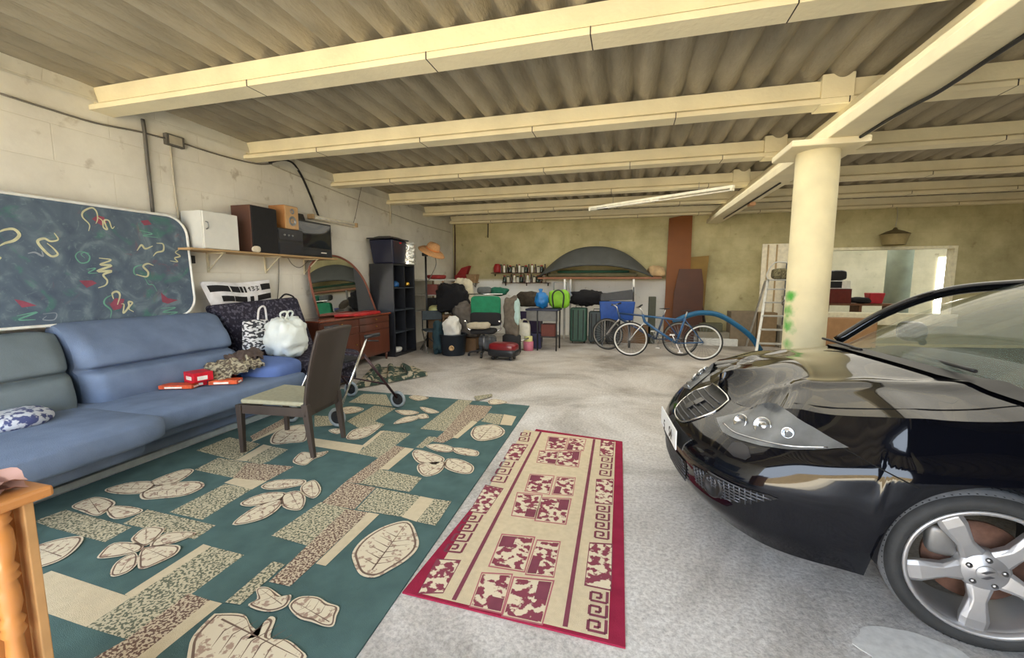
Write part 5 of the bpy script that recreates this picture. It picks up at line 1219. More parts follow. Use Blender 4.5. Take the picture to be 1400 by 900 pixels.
for row, (s_, w_) in enumerate((shelf_row(672, 752, 373, 1, 0, 'upper dark wall shelf crowded with small bottles and cans'), shelf_row(687, 752, 386.5, 0, 0, 'lower dark wall shelf crowded with small bottles under the upper one'))):
    nm = ('upper', 'lower')[row]
    kinds = [bottle_kind('small_bottle', Mg1, Mblk, P_a, 'brown glass bottle with black cap in the row on the %s dark wall shelf' % nm, 'brown bottles on the %s shelf' % nm),
             bottle_kind('small_jar', Mg2, Mblk, P_b, 'pale squat jar with black lid in the row on the %s dark wall shelf' % nm, 'pale jars on the %s shelf' % nm),
             bottle_kind('spray_can', Mg3, Mrc, P_c, 'slim white spray can with red cap in the row on the %s dark wall shelf' % nm, 'white cans on the %s shelf' % nm),
             bottle_kind('green_bottle', Mg4, Mrc, P_d, 'dark green bottle with red cap in the row on the %s dark wall shelf' % nm, 'green bottles on the %s shelf' % nm)]
    used = [0]*4; n = 15 if row == 0 else 13; seq = [0,2,0,3,1,0,2,1,3,0,2,0,1,3,0,2]; x = -w_+.06 + (.22 if row == 0 else 0)
    for i in range(n):
        if x > w_-.04: break
        k = seq[(i + row*3) % 16]; o = kinds[k] if not used[k] else dup(kinds[k]); used[k] = 1
        o.location = (s_.location.x + x, s_.location.y + .02*((i % 3)-1), s_.location.z+.001); x += (2*w_-.34 if row == 0 else 2*w_-.12)/n
    for k in range(4):
        if not used[k]:
            for ch in [o for o in C.objects if o.parent == kinds[k]]: bpy.data.objects.remove(ch)
            bpy.data.objects.remove(kinds[k])
b = MB(); a = PY(677, 373, WB-.1); b.lathe([(.10,0),(.11,.02),(.105,.16),(.07,.22),(.06,.24)], (0,0,0), 18); thing1('red_jug', b, mat('deep_red_cap', (0,0,0)), 'round red container at the left end of the upper bottle shelf', 'container', loc=(a.x+.07, WB-.12, s_.location.z+PY(672,373,WB-.1).z-PY(687,386.5,WB-.1).z+.004), smooth=True)
# folding dark chair with a coat, bags and cushions heaped by the left wall
def lumpy(name, c, size, m_, label, cat, seed=1, amp=.2, e=.7, fsc=7, rz=0, nu=48, nv=30):
    b = MB(); b.soft((0,0,size[2]/2), size, e, e, nu, nv, amp=amp, fs_=fsc, seed=seed); o = thing1(name, b, m_, label, cat, loc=c, smooth=True); o.rotation_euler = (0,0,rz); return o
ch = empty('folding_chair', (-3.95, 8.2, 0), R(40), 'dark folding chair with thin crossed legs right of the black unit', 'chair')
b = MB(); b.box(-.22,.22,-.2,.2,.44,.48); b.build('seat', mat('slate_seat', sr(56,66,72), .6), ch, bevel=.01)
for s_ in (-1,1):
    for (y0, y1) in ((-.26,.22),(.26,-.22)):
        b = MB(); b.tube([(s_*.22, y0, 0),(s_*.22, y1, .46)], .013, 8); b.build('leg', mat('grey_cable',(0,0,0)), ch, smooth=True)
b = MB(); b.box(-.21,.21,.2,.225,.66,.86); b.build('backrest', mat('slate_seat', (0,0,0)), ch, bevel=.01)
for s_ in (-1,1): b = MB(); b.tube([(s_*.21,.21,.46),(s_*.21,.21,.86)], .012, 8); b.build('upright', Mblk, ch, smooth=True)
p = PY(592, 425, 8.75)
lumpy('black_coat', (-3.72, 8.62, .78), (.72,.46,.66), mat('black_fleece', (.006,.006,.008), .95, bump=.5, bscale=40), 'black coat heaped over a chair beside the far left table', 'coat', 3, .28)
lumpy('cream_pillow', (-3.62, 8.98, .762), (.52,.26,.80), mat('cream_pillow_fabric', sr(200,192,168), .9), 'cream pillow standing behind the black coat', 'pillow', 5, .12)
st = empty('wooden_stool', (-3.72, 8.72, 0), 0, 'low wooden stool supporting the black coat', 'stool')
b = MB(); b.box(-.2,.26,-.2,.2,.70,.76); b.build('seat', Mcb2, st)
for x in (-.17,.23):
    for y in (-.17,.17): b = MB(); b.box(x-.02,x+.02,y-.02,y+.02,0,.70); b.build('leg', Mcb2, st)
lumpy('grey_clothes_heap', (-3.30, 8.45, .30), (.62,.46,.72), mat('grey_brown_clothes', sr(92,86,80), .95, var=.25, scale=10), 'heap of grey brown clothes between the black coat and the green chair', 'clothes', 7, .25)
pc_ = empty('cardboard_carton', (-3.32, 8.48, 0), 0, 'cardboard carton under the grey brown clothes', 'box'); b = MB(); b.box(-.26,.26,-.2,.2,0,.30); b.build('carton_body', Mcb2, pc_)
lumpy('yellow_bag', (-4.12, 8.68, 1.0-.28), (.36,.28,.24), mat('pale_yellow_plastic', sr(206,204,140), .5), 'pale yellow bag behind the folding chair', 'bag', 9, .2)
sb2 = empty('low_crate', (-4.12, 8.75, 0), 0, 'dark low crate carrying the pale yellow bag', 'crate'); b = MB(); b.box(-.18,.18,-.16,.16,0,.72); b.build('crate_body', Mcb2, sb2)
bn = empty('black_bin', (-3.42, 7.95, 0), 0, 'black waste bin with round tan emblem and white rags spilling out', 'bin')
Mbn = mat('navy_bin_plastic', (.012,.018,.026), .4)
b = MB(); b.lathe([(.22,0),(.235,.02),(.27,.40),(.285,.41),(.285,.43),(.26,.43),(.22,.03),(0,.03)], (0,0,0), 36, caps=False); b.build('bin_body', Mbn, bn, smooth=True)
b = MB(); d = Vector((.25,-.97,0)).normalized(); c0 = d*.258 + Vector((0,0,.17)); b.M = Matrix.Translation(c0) @ d.to_track_quat('Z','Y').to_matrix().to_4x4(); b.lathe([(.055,0),(.055,.006),(.03,.008),(.03,.002),(0,.002)], (0,0,0), 20, caps=False); b.build('emblem', mat('tan_emblem', sr(170,140,100), .6), bn, smooth=True)
lumpy('white_rags', (-3.45, 7.97, .32), (.36,.34,.42), mat('off_white_cloth', sr(214,212,204), .9, var=.1, scale=10), 'white crumpled rags standing in the black bin', 'cloth', 2, .3)
lumpy('dark_teal_jacket', (-3.74, 7.92, .0), (.20,.24,.70), mat('dark_teal_cloth', sr(34,58,66), .9, var=.2), 'dark teal jacket slumped left of the black bin', 'jacket', 8, .3)
# office chair with green back and clothes
oc = empty('office_chair', (-2.78, 8.0, 0), R(8), 'swivel office chair with bright green and black backrest turned to the room', 'chair')
b = MB(); 
for k in range(5):
    a = 2*pi*k/5 - .3; q = Vector((.30*cos(a), .30*sin(a), .075)); 
    bb = MB(); bb.bar((0,0,.12), q, .045, .035); lg = bb.build('base_arm', Mblk, oc, bevel=.006); cb_ = MB(); cb_.lathe([(.032,-.02),(.032,.02)], (q.x, q.y, .032), 14, 'x'); cb_.build('caster', Mblk, lg, smooth=True)
b = MB(); b.tube([(0,0,.10),(0,0,.46)], .026, 12); b.build('gas_column', Mgm, oc, smooth=True)
b = MB(); b.soft((0,0,.50), (.50,.48,.10), .4, .35, 30, 12); b.build('seat', Mblm, oc, smooth=True)
b = MB(); b.soft((0,.24,.98), (.62,.10,.42), .3, .3, 30, 14); b.build('backrest', mat('bright_green_fabric', sr(28,120,84), .8, var=.15, scale=12), oc, smooth=True)
b = MB(); b.soft((0,.22,.72), (.64,.12,.28), .3, .3, 30, 12); b.build('lumbar_pad', Mblm, oc, smooth=True)
b = MB(); b.bar((0,.22,.5),(0,.28,.9), .06,.02); b.build('back_support', Mblk, oc)
for s_ in (-1,1): b = MB(); b.tube(spline([(s_*.26,.05,.50),(s_*.34,.05,.55),(s_*.35,.02,.70),(s_*.34,-.16,.71)],6), .016, 8); b.build('armrest', mat('chrome_tube', (.7,.7,.7), .2, metal=1), oc, smooth=True)
b = MB(); b.tube([(-.36,.18,1.23),(.36,.18,1.23)], .012, 8); b.build('top_rail', mat('chrome_tube', (0,0,0)), oc, smooth=True)
lumpy('wool_beret', (-2.88, 8.35, 1.22), (.30,.22,.16), mat('grey_felt', sr(84,88,88), .9), 'grey cap on top of the green office chair back', 'cap', 4, .1)
lumpy('green_jumper', (-2.58, 8.38, 1.20), (.40,.18,.16), mat('dark_green_wool', sr(28,88,70), .95), 'dark green jumper draped over the right of the office chair back', 'jumper', 6, .25)
lumpy('beige_sheepskin', (-2.80, 7.80, .555), (.44,.22,.14), mat('beige_fleece', sr(176,166,144), .95, bump=.5), 'beige fleece pad lying on the office chair seat', 'pad', 3, .2)
hg = empty('hanging_clothes', (-2.28, 8.28, .42), 0, 'brown grey clothes hanging at the right side of the office chair', 'clothes')
b = MB(); b.soft((0,0,.36), (.30,.22,.80), .6, .6, 36, 24, amp=.3, fs_=5, seed=3); b.build('garment', mat('taupe_clothes', sr(98,90,80), .95, var=.3, scale=10), hg, smooth=True)
b = MB(); b.soft((.12,-.02,.46), (.12,.16,.55), .6, .6, 24, 16, amp=.25, fs_=6, seed=5); b.build('pale_lining', mat('pale_aqua_cloth', sr(168,194,190), .9), hg, smooth=True)
hb_ = empty('round_pouf', (-2.28, 8.30, 0), 0, 'low dark pouf under the hanging clothes', 'pouf'); b = MB(); b.lathe([(.16,0),(.19,.05),(.19,.38),(.14,.42),(0,.425)], (0,0,0), 24, caps=False); b.build('pouf_body', Mblm, hb_, smooth=True)
# grey tangle under the chair and red bag
lumpy('grey_clutter_bag', (-2.92, 8.62, 0), (.42,.34,.34), mat('grey_smoky_plastic', sr(88,90,92), .5), 'smoky grey plastic bag behind the office chair legs', 'bag', 11, .2)
rb_ = empty('red_black_case', (-2.28, 7.72, 0), R(-6), 'dark red and black rounded vacuum case lying right of the office chair', 'case')
b = MB(); b.soft((0,0,.23), (.56,.34,.20), .5, .5, 34, 16); b.build('lid', mat('dark_red_shell', sr(112,16,24), .3, coat=.4), rb_, smooth=True)
b = MB(); b.soft((0,0,.14), (.58,.36,.16), .4, .4, 34, 14); b.build('tray', Mblk, rb_, smooth=True)
for x in (-.18,.18):
    for y in (-.1,.1): b = MB(); b.lathe([(.035,-.02),(.035,.02)], (x,y,.036), 12, 'x'); b.build('wheel', Mblk, rb_, smooth=True)
# white jug and pile of crates in the middle
jg = empty('white_jerrycan', (-2.22, 8.95, 0), R(10), 'white plastic jerrycan with narrow cap between clothes and table', 'can')
b = MB(); b.soft((0,0,.30), (.36,.26,.58), .3, .3, 30, 18); b.build('can_body', mat('milky_plastic', sr(206,204,190), .4), jg, smooth=True)
b = MB(); b.lathe([(.04,.58),(.04,.66),(.02,.68),(.0,.68)], (-.06,0,0), 14, caps=False); b.build('cap', mat('milky_plastic', (0,0,0)), jg, smooth=True)
b = MB(); b.tube(spline([(-.02,0,.57),(.02,0,.66),(.12,0,.64),(.14,0,.55)],5), .018, 8); b.build('handle', mat('milky_plastic', (0,0,0)), jg, smooth=True)
Mpu = mat('dark_purple_plastic', sr(52,40,70), .4)
boxes('crate', [(-2.25,9.95,0,.5,.4,.78,.0,Mpu,'dark purple crate behind the white jerrycan'), (-2.28,9.95,.781,.44,.34,.10,.05,mat('white_paper',(0,0,0)),'white flat tray on the dark purple crate'),
  (-2.02,9.25,0,.34,.3,.34,.1,mat('navy_bag',sr(34,34,74),.5),'navy box at the foot of the blue topped table')])
lumpy('brown_duffel_bag', (-2.32, 9.95, .885), (.62,.34,.36), mat('brown_black_cloth', sr(62,54,44), .9, var=.3), 'brown and black duffel bag on the white tray', 'bag', 12, .15)
bt = MB(); bt.lathe([(.09,0),(.09,.16),(.0,.165)], (0,0,0), 20, caps=False); thing1('blue_tin', bt, mat('blue_tin_paint', sr(44,50,120), .4), 'blue and white tin on the dark purple crate', 'tin', loc=(-1.93,9.92,.884), smooth=True)
ps = [('pink_paint_pot', (-2.06, 8.86, 0), sr(190,110,130), 'pink paint pot with yellow lid on the floor by the jerrycan')]
for nm, lc, cl_, lb in ps:
    o = empty(nm, lc, 0, lb, 'pot'); b = MB(); b.lathe([(.10,0),(.11,.01),(.11,.20)], (0,0,0), 20); b.build('pot_body', mat('pink_pot', cl_, .5), o, smooth=True); b = MB(); b.lathe([(.09,.20),(.09,.31),(0,.312)], (0,0,0), 20, caps=False); b.build('lid', mat('pale_yellow_plastic', (0,0,0)), o, smooth=True)
sk = MB(); sk.tube([(-2.52,8.30,.12),(-2.0,8.62,.30)], .016, 8); thing1('walking_stick', sk, mat('chrome_tube',(0,0,0)), 'thin silver metal tube leaning over the floor right of the red case', 'tube', smooth=True)
# folding table with blue cloth top, black rucksack chair, bags
tt = empty('folding_table', (-1.78, 9.15, 0), 0, 'small black legged table with dark blue top behind the red case', 'table')
b = MB(); b.box(-.36,.36,-.26,.26,.86,.90); b.build('table_top', mat('dark_navy_top', sr(26,34,62), .5), tt, bevel=.006)
b = MB(); b.box(-.34,.34,-.24,-.22,.64,.86); b.build('front_panel', mat('grey_panel', sr(112,112,110), .6), tt)
for x in (-.32,.32):
    for y in (-.22,.22): b = MB(); b.tube([(x*.3 if x<0 else x, y-.02,.86),(x*.28 if x < 0 else x, y-.03,0)], .016, 8); b.build('leg', Mblk, tt, smooth=True)
b = MB(); b.box(-.05,.32,-.2,.2,.28,.30); b.build('lower_shelf', Mblk, tt)
boxes('brick_box', [(-1.66,9.15,.301,.30,.3,.26,0,mat('brick_red_box',sr(100,52,44),.7),'brick red box on the lower shelf of the small blue table')])
o = sack('blue_bag', (-1.83, 9.12, .901), (.30,.26,.36), mat('bright_blue_plastic', sr(28,110,176), .4, bump=.6, bscale=10), 'bright blue plastic bag knotted upright on the blue topped table', 'bag', 3, .15, .9)
b = MB(); b.lathe([(.05,.32),(.03,.36),(.05,.42),(.0,.43)], (-.02,0,0), 12, caps=False); b.build('knot', mat('bright_blue_plastic',(0,0,0)), o, smooth=True)
rs = sack('lime_backpack', (-1.47, 9.30, .901), (.46,.28,.40), mat('lime_green_nylon', sr(120,176,40), .6, var=.15, scale=8), 'lime green backpack with black frame behind the blue bag', 'bag', 5, .1, .6)
b = MB(); b.tube(spline([(-.10,-.15,.02),(-.12,-.17,.30),(0,-.16,.40),(.12,-.17,.30),(.10,-.15,.02)],6), .016, 8); b.build('strap', Mblk, rs, smooth=True)
b = MB(); b.tube([(-.14,.1,.3),(-.14,.1,.56),(.14,.1,.56),(.14,.1,.3)], .010, 6); b.build('carry_frame', Mgm, rs, smooth=True)
# long plank shelf on steel posts with the grey hull-like shell
a = PY(737,378,WB-.55); c = PY(942,380,WB-.55); pz = (a.z+c.z)/2 + .0
pk = empty('long_plank_shelf', ((a.x+c.x)/2, WB-.45, pz), 0, 'long brown plank shelf on thin steel posts along the back wall', 'shelf'); w_ = (PY(904,380,WB-.55).x - a.x)/2; xo = -(c.x-a.x)/2 + w_
b = MB(); b.box(xo-w_,xo+w_,-.30,.28,-.05,0); b.build('plank', mat('brown_plank', sr(138,92,66), .6, var=.15, scale=4, stretch=(.2,1,1)), pk, bevel=.004)
for (px_, yy) in ((772,-.28),(780,.1),(866,-.2)):
    x = PY(px_, 400, WB-.45+yy).x - pk.location.x; b = MB(); b.box(x-.025,x+.025,yy-.02,yy+.02,-pz,-.05); b.build('post', mat('galvanised_steel', sr(150,152,150), .35, metal=.8), pk)
b = MB(); b.box(PY(772,400,WB-.7).x-pk.location.x, PY(866,400,WB-.7).x-pk.location.x, -.28,-.25, .06-pz, .10-pz); b.build('floor_rail', mat('galvanised_steel', (0,0,0)), pk)
hx0, hx1 = PY(737,370,WB-.45).x, PY(892,370,WB-.45).x; hz = PY(815,336,WB-.45).z - pz
hl = empty('grey_arched_shell', ((hx0+hx1)/2, WB-.45, pz+.002), 0, 'big dark grey arched roof shell lying on the plank shelf', 'shell')
hw_ = (hx1-hx0)/2
def shl(off):
    def fn(i, j):
        t = -1+2*i; u = -1+2*j; zz = (1-abs(t)**2.2)*(hz-.02) * (1 - .20*u*u) ; zz = max(0, zz - off*1.0)
        low = .0 ; x = t*(hw_-off*.3)
        return Vector((x, u*.27, zz + .01))
    return fn
b = MB()
def shell2(i, j):     # arch along x, curling down at the front like an upturned skin
    t = -1+2*i; top = (1-abs(t)**2.3)*(hz-.02); k = j; front = -.30; 
    # j 0: back top -> .5 ridge -> 1: front lower lip
    y = .24 - .54*j; z = top*(1-.62*max(0,(j-.4)/.6)**1.1) if j > .4 else top*(1-.05*(1-j/.4))
    return Vector((t*hw_, y, max(z, .005)))
b.grid(shell2, 48, 14); b.build('shell_skin', mat('charcoal_moulded_plastic', sr(72,74,72), .55, var=.15, scale=4), hl, smooth=True, solid=.02)
b = MB(); b.tube([shell2(i/30, 1) for i in range(31)], .02, 6); b.build('rim', mat('charcoal_rim', sr(52,56,54), .5), hl, smooth=True)
gp_ = MB(); gp_.soft((0,0,.03), (hw_*1.3,.36,.07), .3, .3, 40, 12, amp=.1, fs_=3); thing1('green_tarpaulin', gp_, mat('green_tarp', sr(20,66,48), .7, var=.2, scale=6), 'folded dark green tarpaulin under the grey arched shell', 'tarpaulin', loc=(hl.location.x-.05, WB-.42, pz+.105), smooth=True)
gp_ = MB(); gp_.box(-hw_*.8,hw_*.75,-.2,.2,0,.10); thing1('olive_case', gp_, mat('olive_fabric', sr(92,88,64), .8, var=.2, scale=8), 'long flat olive case on the plank shelf below the green tarpaulin', 'case', loc=(hl.location.x, WB-.42, pz+.002), bevel=.03)
gp_ = MB(); gp_.soft((0,0,.14), (.40,.32,.28), .6, .6, 30, 16, amp=.3, fs_=5); thing1('paper_bundle', gp_, mat('kraft_paper', sr(176,150,112), .8, var=.25, scale=7), 'crumpled white and brown paper bundle at the right end of the plank shelf', 'bundle', loc=(hx1+.10, WB-.35, pz+.002), smooth=True)
# suitcases, dark heap, blue chest, grey seat
def suitcase(x, y, w_, d_, h, m_, label, rz=0):
    o = empty('suitcase', (x, y, 0), rz, label, 'suitcase'); b = MB(); b.box(-w_/2,w_/2,-d_/2,d_/2,.05,h); b.build('case_body', m_, o, bevel=.04, seg=4)
    b = MB(); 
    for k in (-.3,0,.3): b.box(k*w_-.01,k*w_+.01,-d_/2-.006,d_/2+.006,.10,h-.05)
    b.build('rib', Mblm, o, bevel=.003)
    b = MB(); b.tube([(-.07,0,h),(-.07,0,h+.05),(.07,0,h+.05),(.07,0,h)], .010, 6); b.build('handle', Mblk, o, smooth=True)
    for x_ in (-1,1): b = MB(); b.lathe([(.03,-.015),(.03,.015)], (x_*w_*.35, 0, .031), 12, 'x'); b.build('wheel', Mblk, o, smooth=True)
    return o
suitcase(-1.14, 10.25, .40, .28, .86, mat('bottle_green_shell', sr(34,72,58), .45), 'bottle green upright suitcase behind the left shelf post')
suitcase(-.72, 10.28, .36, .28, .78, mat('dark_slate_shell', sr(42,54,56), .45), 'dark slate upright suitcase right of the green one')
suitcase(-.34, 10.30, .34, .28, .76, mat('near_black_shell', (.012,.013,.015), .5), 'almost black upright suitcase behind the bicycle front wheel')
lumpy('black_bag_heap', (-.88, 10.28, .92), (.95,.34,.34), mat('black_fleece', (0,0,0)), 'heap of black fabric bags on top of the suitcases', 'bags', 15, .35, .8, 6)
bc = empty('blue_chest', (-.26, 9.90, 0), R(3), 'blue plastic box with grey sling seat above behind the bicycles', 'box')
b = MB(); b.hexa([(-.34,-.16,.62),(.36,-.16,.62),(.36,.10,.62),(-.34,.10,.62),(-.38,-.20,1.04),(.40,-.20,1.04),(.40,.12,1.04),(-.38,.12,1.04)]); b.build('box_body', mat('royal_blue_plastic', sr(26,72,150), .35, var=.15), bc, bevel=.02)
for x in (-.3,.3):
    for y in (-.12,.06): b = MB(); b.box(x-.02,x+.02,y-.02,y+.02,0,.62); b.build('leg', Mblk, bc)
gs_ = empty('folded_deck_seat', (-.24, 9.86, 1.045), R(3), 'dark grey folded sling seat on top of the blue box', 'seat'); 
b = MB(); b.hexa([(-.38,-.12,0),(.36,-.12,.04),(.36,.10,.04),(-.38,.10,0),(-.36,-.10,.16),(.32,-.10,.26),(.32,.10,.26),(-.36,.10,.16)]); b.build('sling', mat('dark_grey_sling', sr(66,68,72), .7), gs_, bevel=.01)
for x, z in ((-.38,.19),(.34,.32)): b = MB(); b.tube([(x,-.12,0),(x,-.12,z)], .012, 6); b.build('frame_tube', Mblm, gs_, smooth=True)
boxes('cardboard_box', [(.02,10.75,0,1.0,.4,.42,0,Mcb2,'dark cardboard box on the floor behind the bicycle front wheels'), (.55,10.7,0,.16,.3,1.12,.0,mat('slate_board',sr(70,72,62),.7),'narrow grey green board standing left of the tall brown panel')])
# ---------------------------------------------------------------- bicycles
def bicycle(fc, rc, label, fr, rimc, r_=.345, bar_=True, hb=0.):
    fc = Vector(fc); rc = Vector(rc); d = rc - fc; wb = d.length; o = empty('bicycle', (fc.x, fc.y, 0), atan2(d.y, d.x), label, 'bicycle')
    rimm = mat('bike_rim_%s' % rimc, sr(222,222,218) if rimc == 'white' else sr(120,118,112), .35, metal=.3)
    for s_ in (0, wb):
        w = MB(); w.torus(r_-.012, .014, (s_, 0, r_), 'y', 56, 8); wo = w.build('wheel_tyre', mat('tyre_rubber', (0,0,0)), o, smooth=True)
        w = MB(); w.torus(r_-.038, .016, (s_, 0, r_), 'y', 56, 6, ry=.011); w.build('rim', rimm, wo, smooth=True)
        w = MB()
        for k in range(28):
            a = 2*pi*k/28; w.tube([(s_, (.02 if k % 2 else -.02), r_), (s_+(r_-.04)*cos(a), 0, r_+(r_-.04)*sin(a))], .0024, 3)
        w.build('spokes', Mgm, wo); w = MB(); w.lathe([(.022,-.04),(.022,.04)], (s_,0,r_), 12, 'y'); w.build('hub', Mgm, wo, smooth=True)
    bb = Vector((wb-.47, 0, .30)); st = Vector((wb-.33, 0, .80)); hb1 = Vector((.26, 0, .70)); ht_ = Vector((.22, 0, .84)); rh = Vector((wb, 0, r_)); fh = Vector((0, 0, r_))
    f = MB(); f.tube([bb, st], .021, 8); f.tube([ht_+Vector((.02,0,-.03)), st+Vector((-.02,0,-.05))], .020, 8); f.tube([hb1, bb], .025, 8); f.tube([hb1+Vector((.012,0,-.03)), ht_], .026, 8)
    for s_ in (-1,1): f.tube([bb, rh+Vector((0,s_*.05,0))], .010, 6); f.tube([st+Vector((0,0,-.04)), rh+Vector((0,s_*.05,0))], .009, 6)
    f.build('frame', fr, o, smooth=True)
    fk = MB()
    for s_ in (-1,1): fk.tube(spline([hb1+Vector((0,s_*.045,-.02)), Vector((.12,s_*.05,.52)), fh+Vector((0,s_*.05,0))],4), .012, 8)
    fk.build('fork', mat('silver_fork', (.6,.6,.6), .3, metal=.9), o, smooth=True)
    h = MB(); h.tube([ht_, ht_+Vector((-.03,0,.10)), ht_+Vector((-.10,0,.14))], .014, 8); top = ht_+Vector((-.10,0,.14)); h.tube(spline([top+Vector((.06,-.28,.03)), top+Vector((0,-.14,.0)), top, top+Vector((0,.14,0)), top+Vector((.06,.28,.03))],5), .012, 8); hbo = h.build('handlebar', mat('silver_fork', (0,0,0)), o, smooth=True)
    for s_ in (-1,1): g_ = MB(); g_.tube([top+Vector((.035,s_*.2,.018)), top+Vector((.065,s_*.30,.032))], .017, 8); g_.build('grip', Mblk, hbo, smooth=True)
    s = MB(); s.tube([st, st+Vector((.03,0,.12))], .013, 8); so_ = s.build('seat_post', mat('silver_fork', (0,0,0)), o, smooth=True)
    s = MB(); c_ = st+Vector((.02,0,.14)); s.add([c_+Vector(v) for v in ((-.14,-.02,0),(-.14,.02,0),(.0,.045,.01),(.10,.075,.02),(.13,.0,.02),(.10,-.075,.02),(0,-.045,.01),(-.13,0,-.025),(.1,0,-.03))], [(0,1,2,3,4,5,6),(0,7,1),(1,7,2),(2,7,8,3),(3,8,4),(4,8,5),(5,8,7,6),(6,7,0)]); s.build('saddle', Mblk, o, smooth=True, sub=1)
    c = MB(); c.torus(.085, .006, bb+Vector((0,-.05,0)), 'y', 28, 5)
    for k in range(5): a = 2*pi*k/5; c.bar(bb+Vector((0,-.05,0)), bb+Vector((.08*cos(a),-.05,.08*sin(a))), .012, .004)
    cho = c.build('chainring', Mgm, o, smooth=True)
    for s_, a in ((-1, -1.1), (1, pi-1.1)):
        k_ = MB(); e = bb+Vector((.17*cos(a), s_*.07, .17*sin(a))); k_.bar(bb+Vector((0,s_*.06,0)), e, .022, .012); k_.box(e.x-.045,e.x+.045,min(e.y,e.y+s_*.09),max(e.y,e.y+s_*.09),e.z-.012,e.z+.012); k_.build('crank', mat('silver_fork', (0,0,0)), o)
    c = MB(); c.tube([bb+Vector((0,-.05,.085)), rh+Vector((0,-.05,.035))], .004, 4); c.tube([bb+Vector((0,-.05,-.085)), rh+Vector((0,-.05,-.035))], .004, 4); c.build('chain', Mblm, o)
    return o
bicycle((.06,8.72,0), (1.38,8.60,0), 'blue bicycle with white rims standing in front beside the car nose', mat('blue_bike_paint', sr(30,82,128), .3, coat=.6), 'white')
bicycle((-.42,9.42,0), (1.02,9.02,0), 'darker bicycle with grey rims partly hidden behind the blue bicycle', mat('dark_blue_bike_paint', sr(34,60,96), .35, coat=.5), 'grey')
# tall brown board, arched dark top, yellow panel, blue tube
a = PY(915,297,WB-.1); c = PY(947,293,WB-.1)
b = MB(); b.hexa([(PY(906,470,WB-.5).x,WB-.52,0.002),(PY(940,470,WB-.5).x,WB-.52,.002),(PY(940,470,WB-.5).x,WB-.49,.002),(PY(906,470,WB-.5).x,WB-.49,.002),(a.x,WB-.10,a.z-.03),(c.x,WB-.10,c.z+.02),(c.x,WB-.07,c.z+.02),(a.x,WB-.07,a.z-.03)])
thing1('tall_brown_board', b, mat('red_brown_board', sr(118,66,16), .55, var=.08, scale=3), 'tall narrow red brown board leaning against the back wall', 'board')
x0, x1 = PY(921,370,WB-.6).x, PY(960,370,WB-.6).x
ab = MB(); pr = [(x0,.01),(x1+.05,.01),(x1+.04,1.4),(x1-.02,PY(940,368,WB-.6).z),(x0+.12,PY(925,368,WB-.6).z),(x0+.02,1.2)]
ab.prism(pr, WB-.66, WB-.62, axis='y'); thing1('dark_brown_tabletop', ab, mat('dark_brown_top', sr(70,38,22), .45, var=.15, scale=4), 'dark brown tapered tabletop leaning in front of the tall board', 'tabletop', tri=True, bevel=.004)
x0, x1 = PY(944,351,WB-.15).x, PY(969,351,WB-.15).x; z1 = PY(956,350,WB-.15).z
yp = MB(); yp.prism([(x0,.01),(x1+.06,.01),(x1-.05,.8),(x1-.03,1.6),(x1,z1),(x0,z1-.03)], WB-.20, WB-.17, axis='y'); thing1('yellow_brown_panel', yp, mat('ochre_panel', sr(128,100,42), .6, var=.15, scale=3), 'ochre yellow wooden panel behind the dark brown tabletop', 'panel', tri=True)
sk = MB(); sk.tube(spline([PY(x,y,WB-.4) for x,y in ((957,392),(958,410),(963,440),(969,474))],5), .03, 8); thing1('dark_curved_bar', sk, mat('dark_brown_bar', sr(48,30,24), .5), 'dark curved bar standing against the ochre panel', 'bar', smooth=True)
pts = [(.95,9.75,.60),(1.2,9.75,.74),(1.5,9.76,.82),(1.85,9.8,.78),(2.2,9.84,.58),(2.5,9.88,.34),(2.72,9.9,.04)]
wire('blue_pipe', pts, .055, mat('teal_blue_plastic', sr(24,92,132), .35), 'thick curved teal blue plastic pipe between the bicycle and the stepladder', 'pipe', 6)
boxes('cardboard_box', [(2.55,10.9,0,.55,.3,.80,.1,mat('brown_grey_card',sr(126,112,92),.8),'grey brown cardboard box leaning behind the blue pipe end'), (2.0,10.9,0,.9,.5,.16,.0,mat('white_paper',(0,0,0)),'low white box on the floor behind the rear bicycle wheel'),
  (1.95,10.95,.161,.8,.4,.14,.05,mat('grey_taupe_box',sr(134,128,112),.8),'flat taupe box stacked on the low white box'), (1.9,10.95,.302,.5,.3,.20,-.08,mat('olive_case',(0,0,0)),'olive box topmost on the low stack behind the bicycle wheel')])
# ================================================================ STEPLADDER, SHELVING BEHIND COLUMN, PENDANT, CEILING FITTING
Malu = mat('aluminium', sr(196,196,190), .35, metal=.7)
L0 = PY(1026,478,9.8); T0 = PY(1048,396,10.3)
sl = empty('stepladder', (2.95, 9.9, 0), 0, 'aluminium stepladder standing left of the concrete column', 'ladder')
xl, xr = -.36, .42
bl_, br__ = Vector((xl-.05,-.35,0)), Vector((xr+.12,-.35,0)); tl_, tr__ = Vector((-.10,.30,1.52)), Vector((.36,.30,1.52))
for a, c in ((bl_, tl_), (br__, tr__)): b = MB(); b.bar(a, c, .05, .03); b.build('side_rail', Malu, sl, bevel=.003)
for k in range(5):
    t = .14 + .18*k; a = bl_.lerp(tl_, t); c = br__.lerp(tr__, t); b = MB(); b.hexa([a+Vector((0,-.06,0)), c+Vector((0,-.06,0)), c+Vector((0,.06,0)), a+Vector((0,.06,0)), a+Vector((0,-.06,.03)), c+Vector((0,-.06,.03)), c+Vector((0,.06,.03)), a+Vector((0,.06,.03))]); b.build('step', Malu, sl, bevel=.003)
b = MB(); b.box(-.12,.38,.16,.42,1.50,1.53); b.build('platform', Malu, sl, bevel=.004)
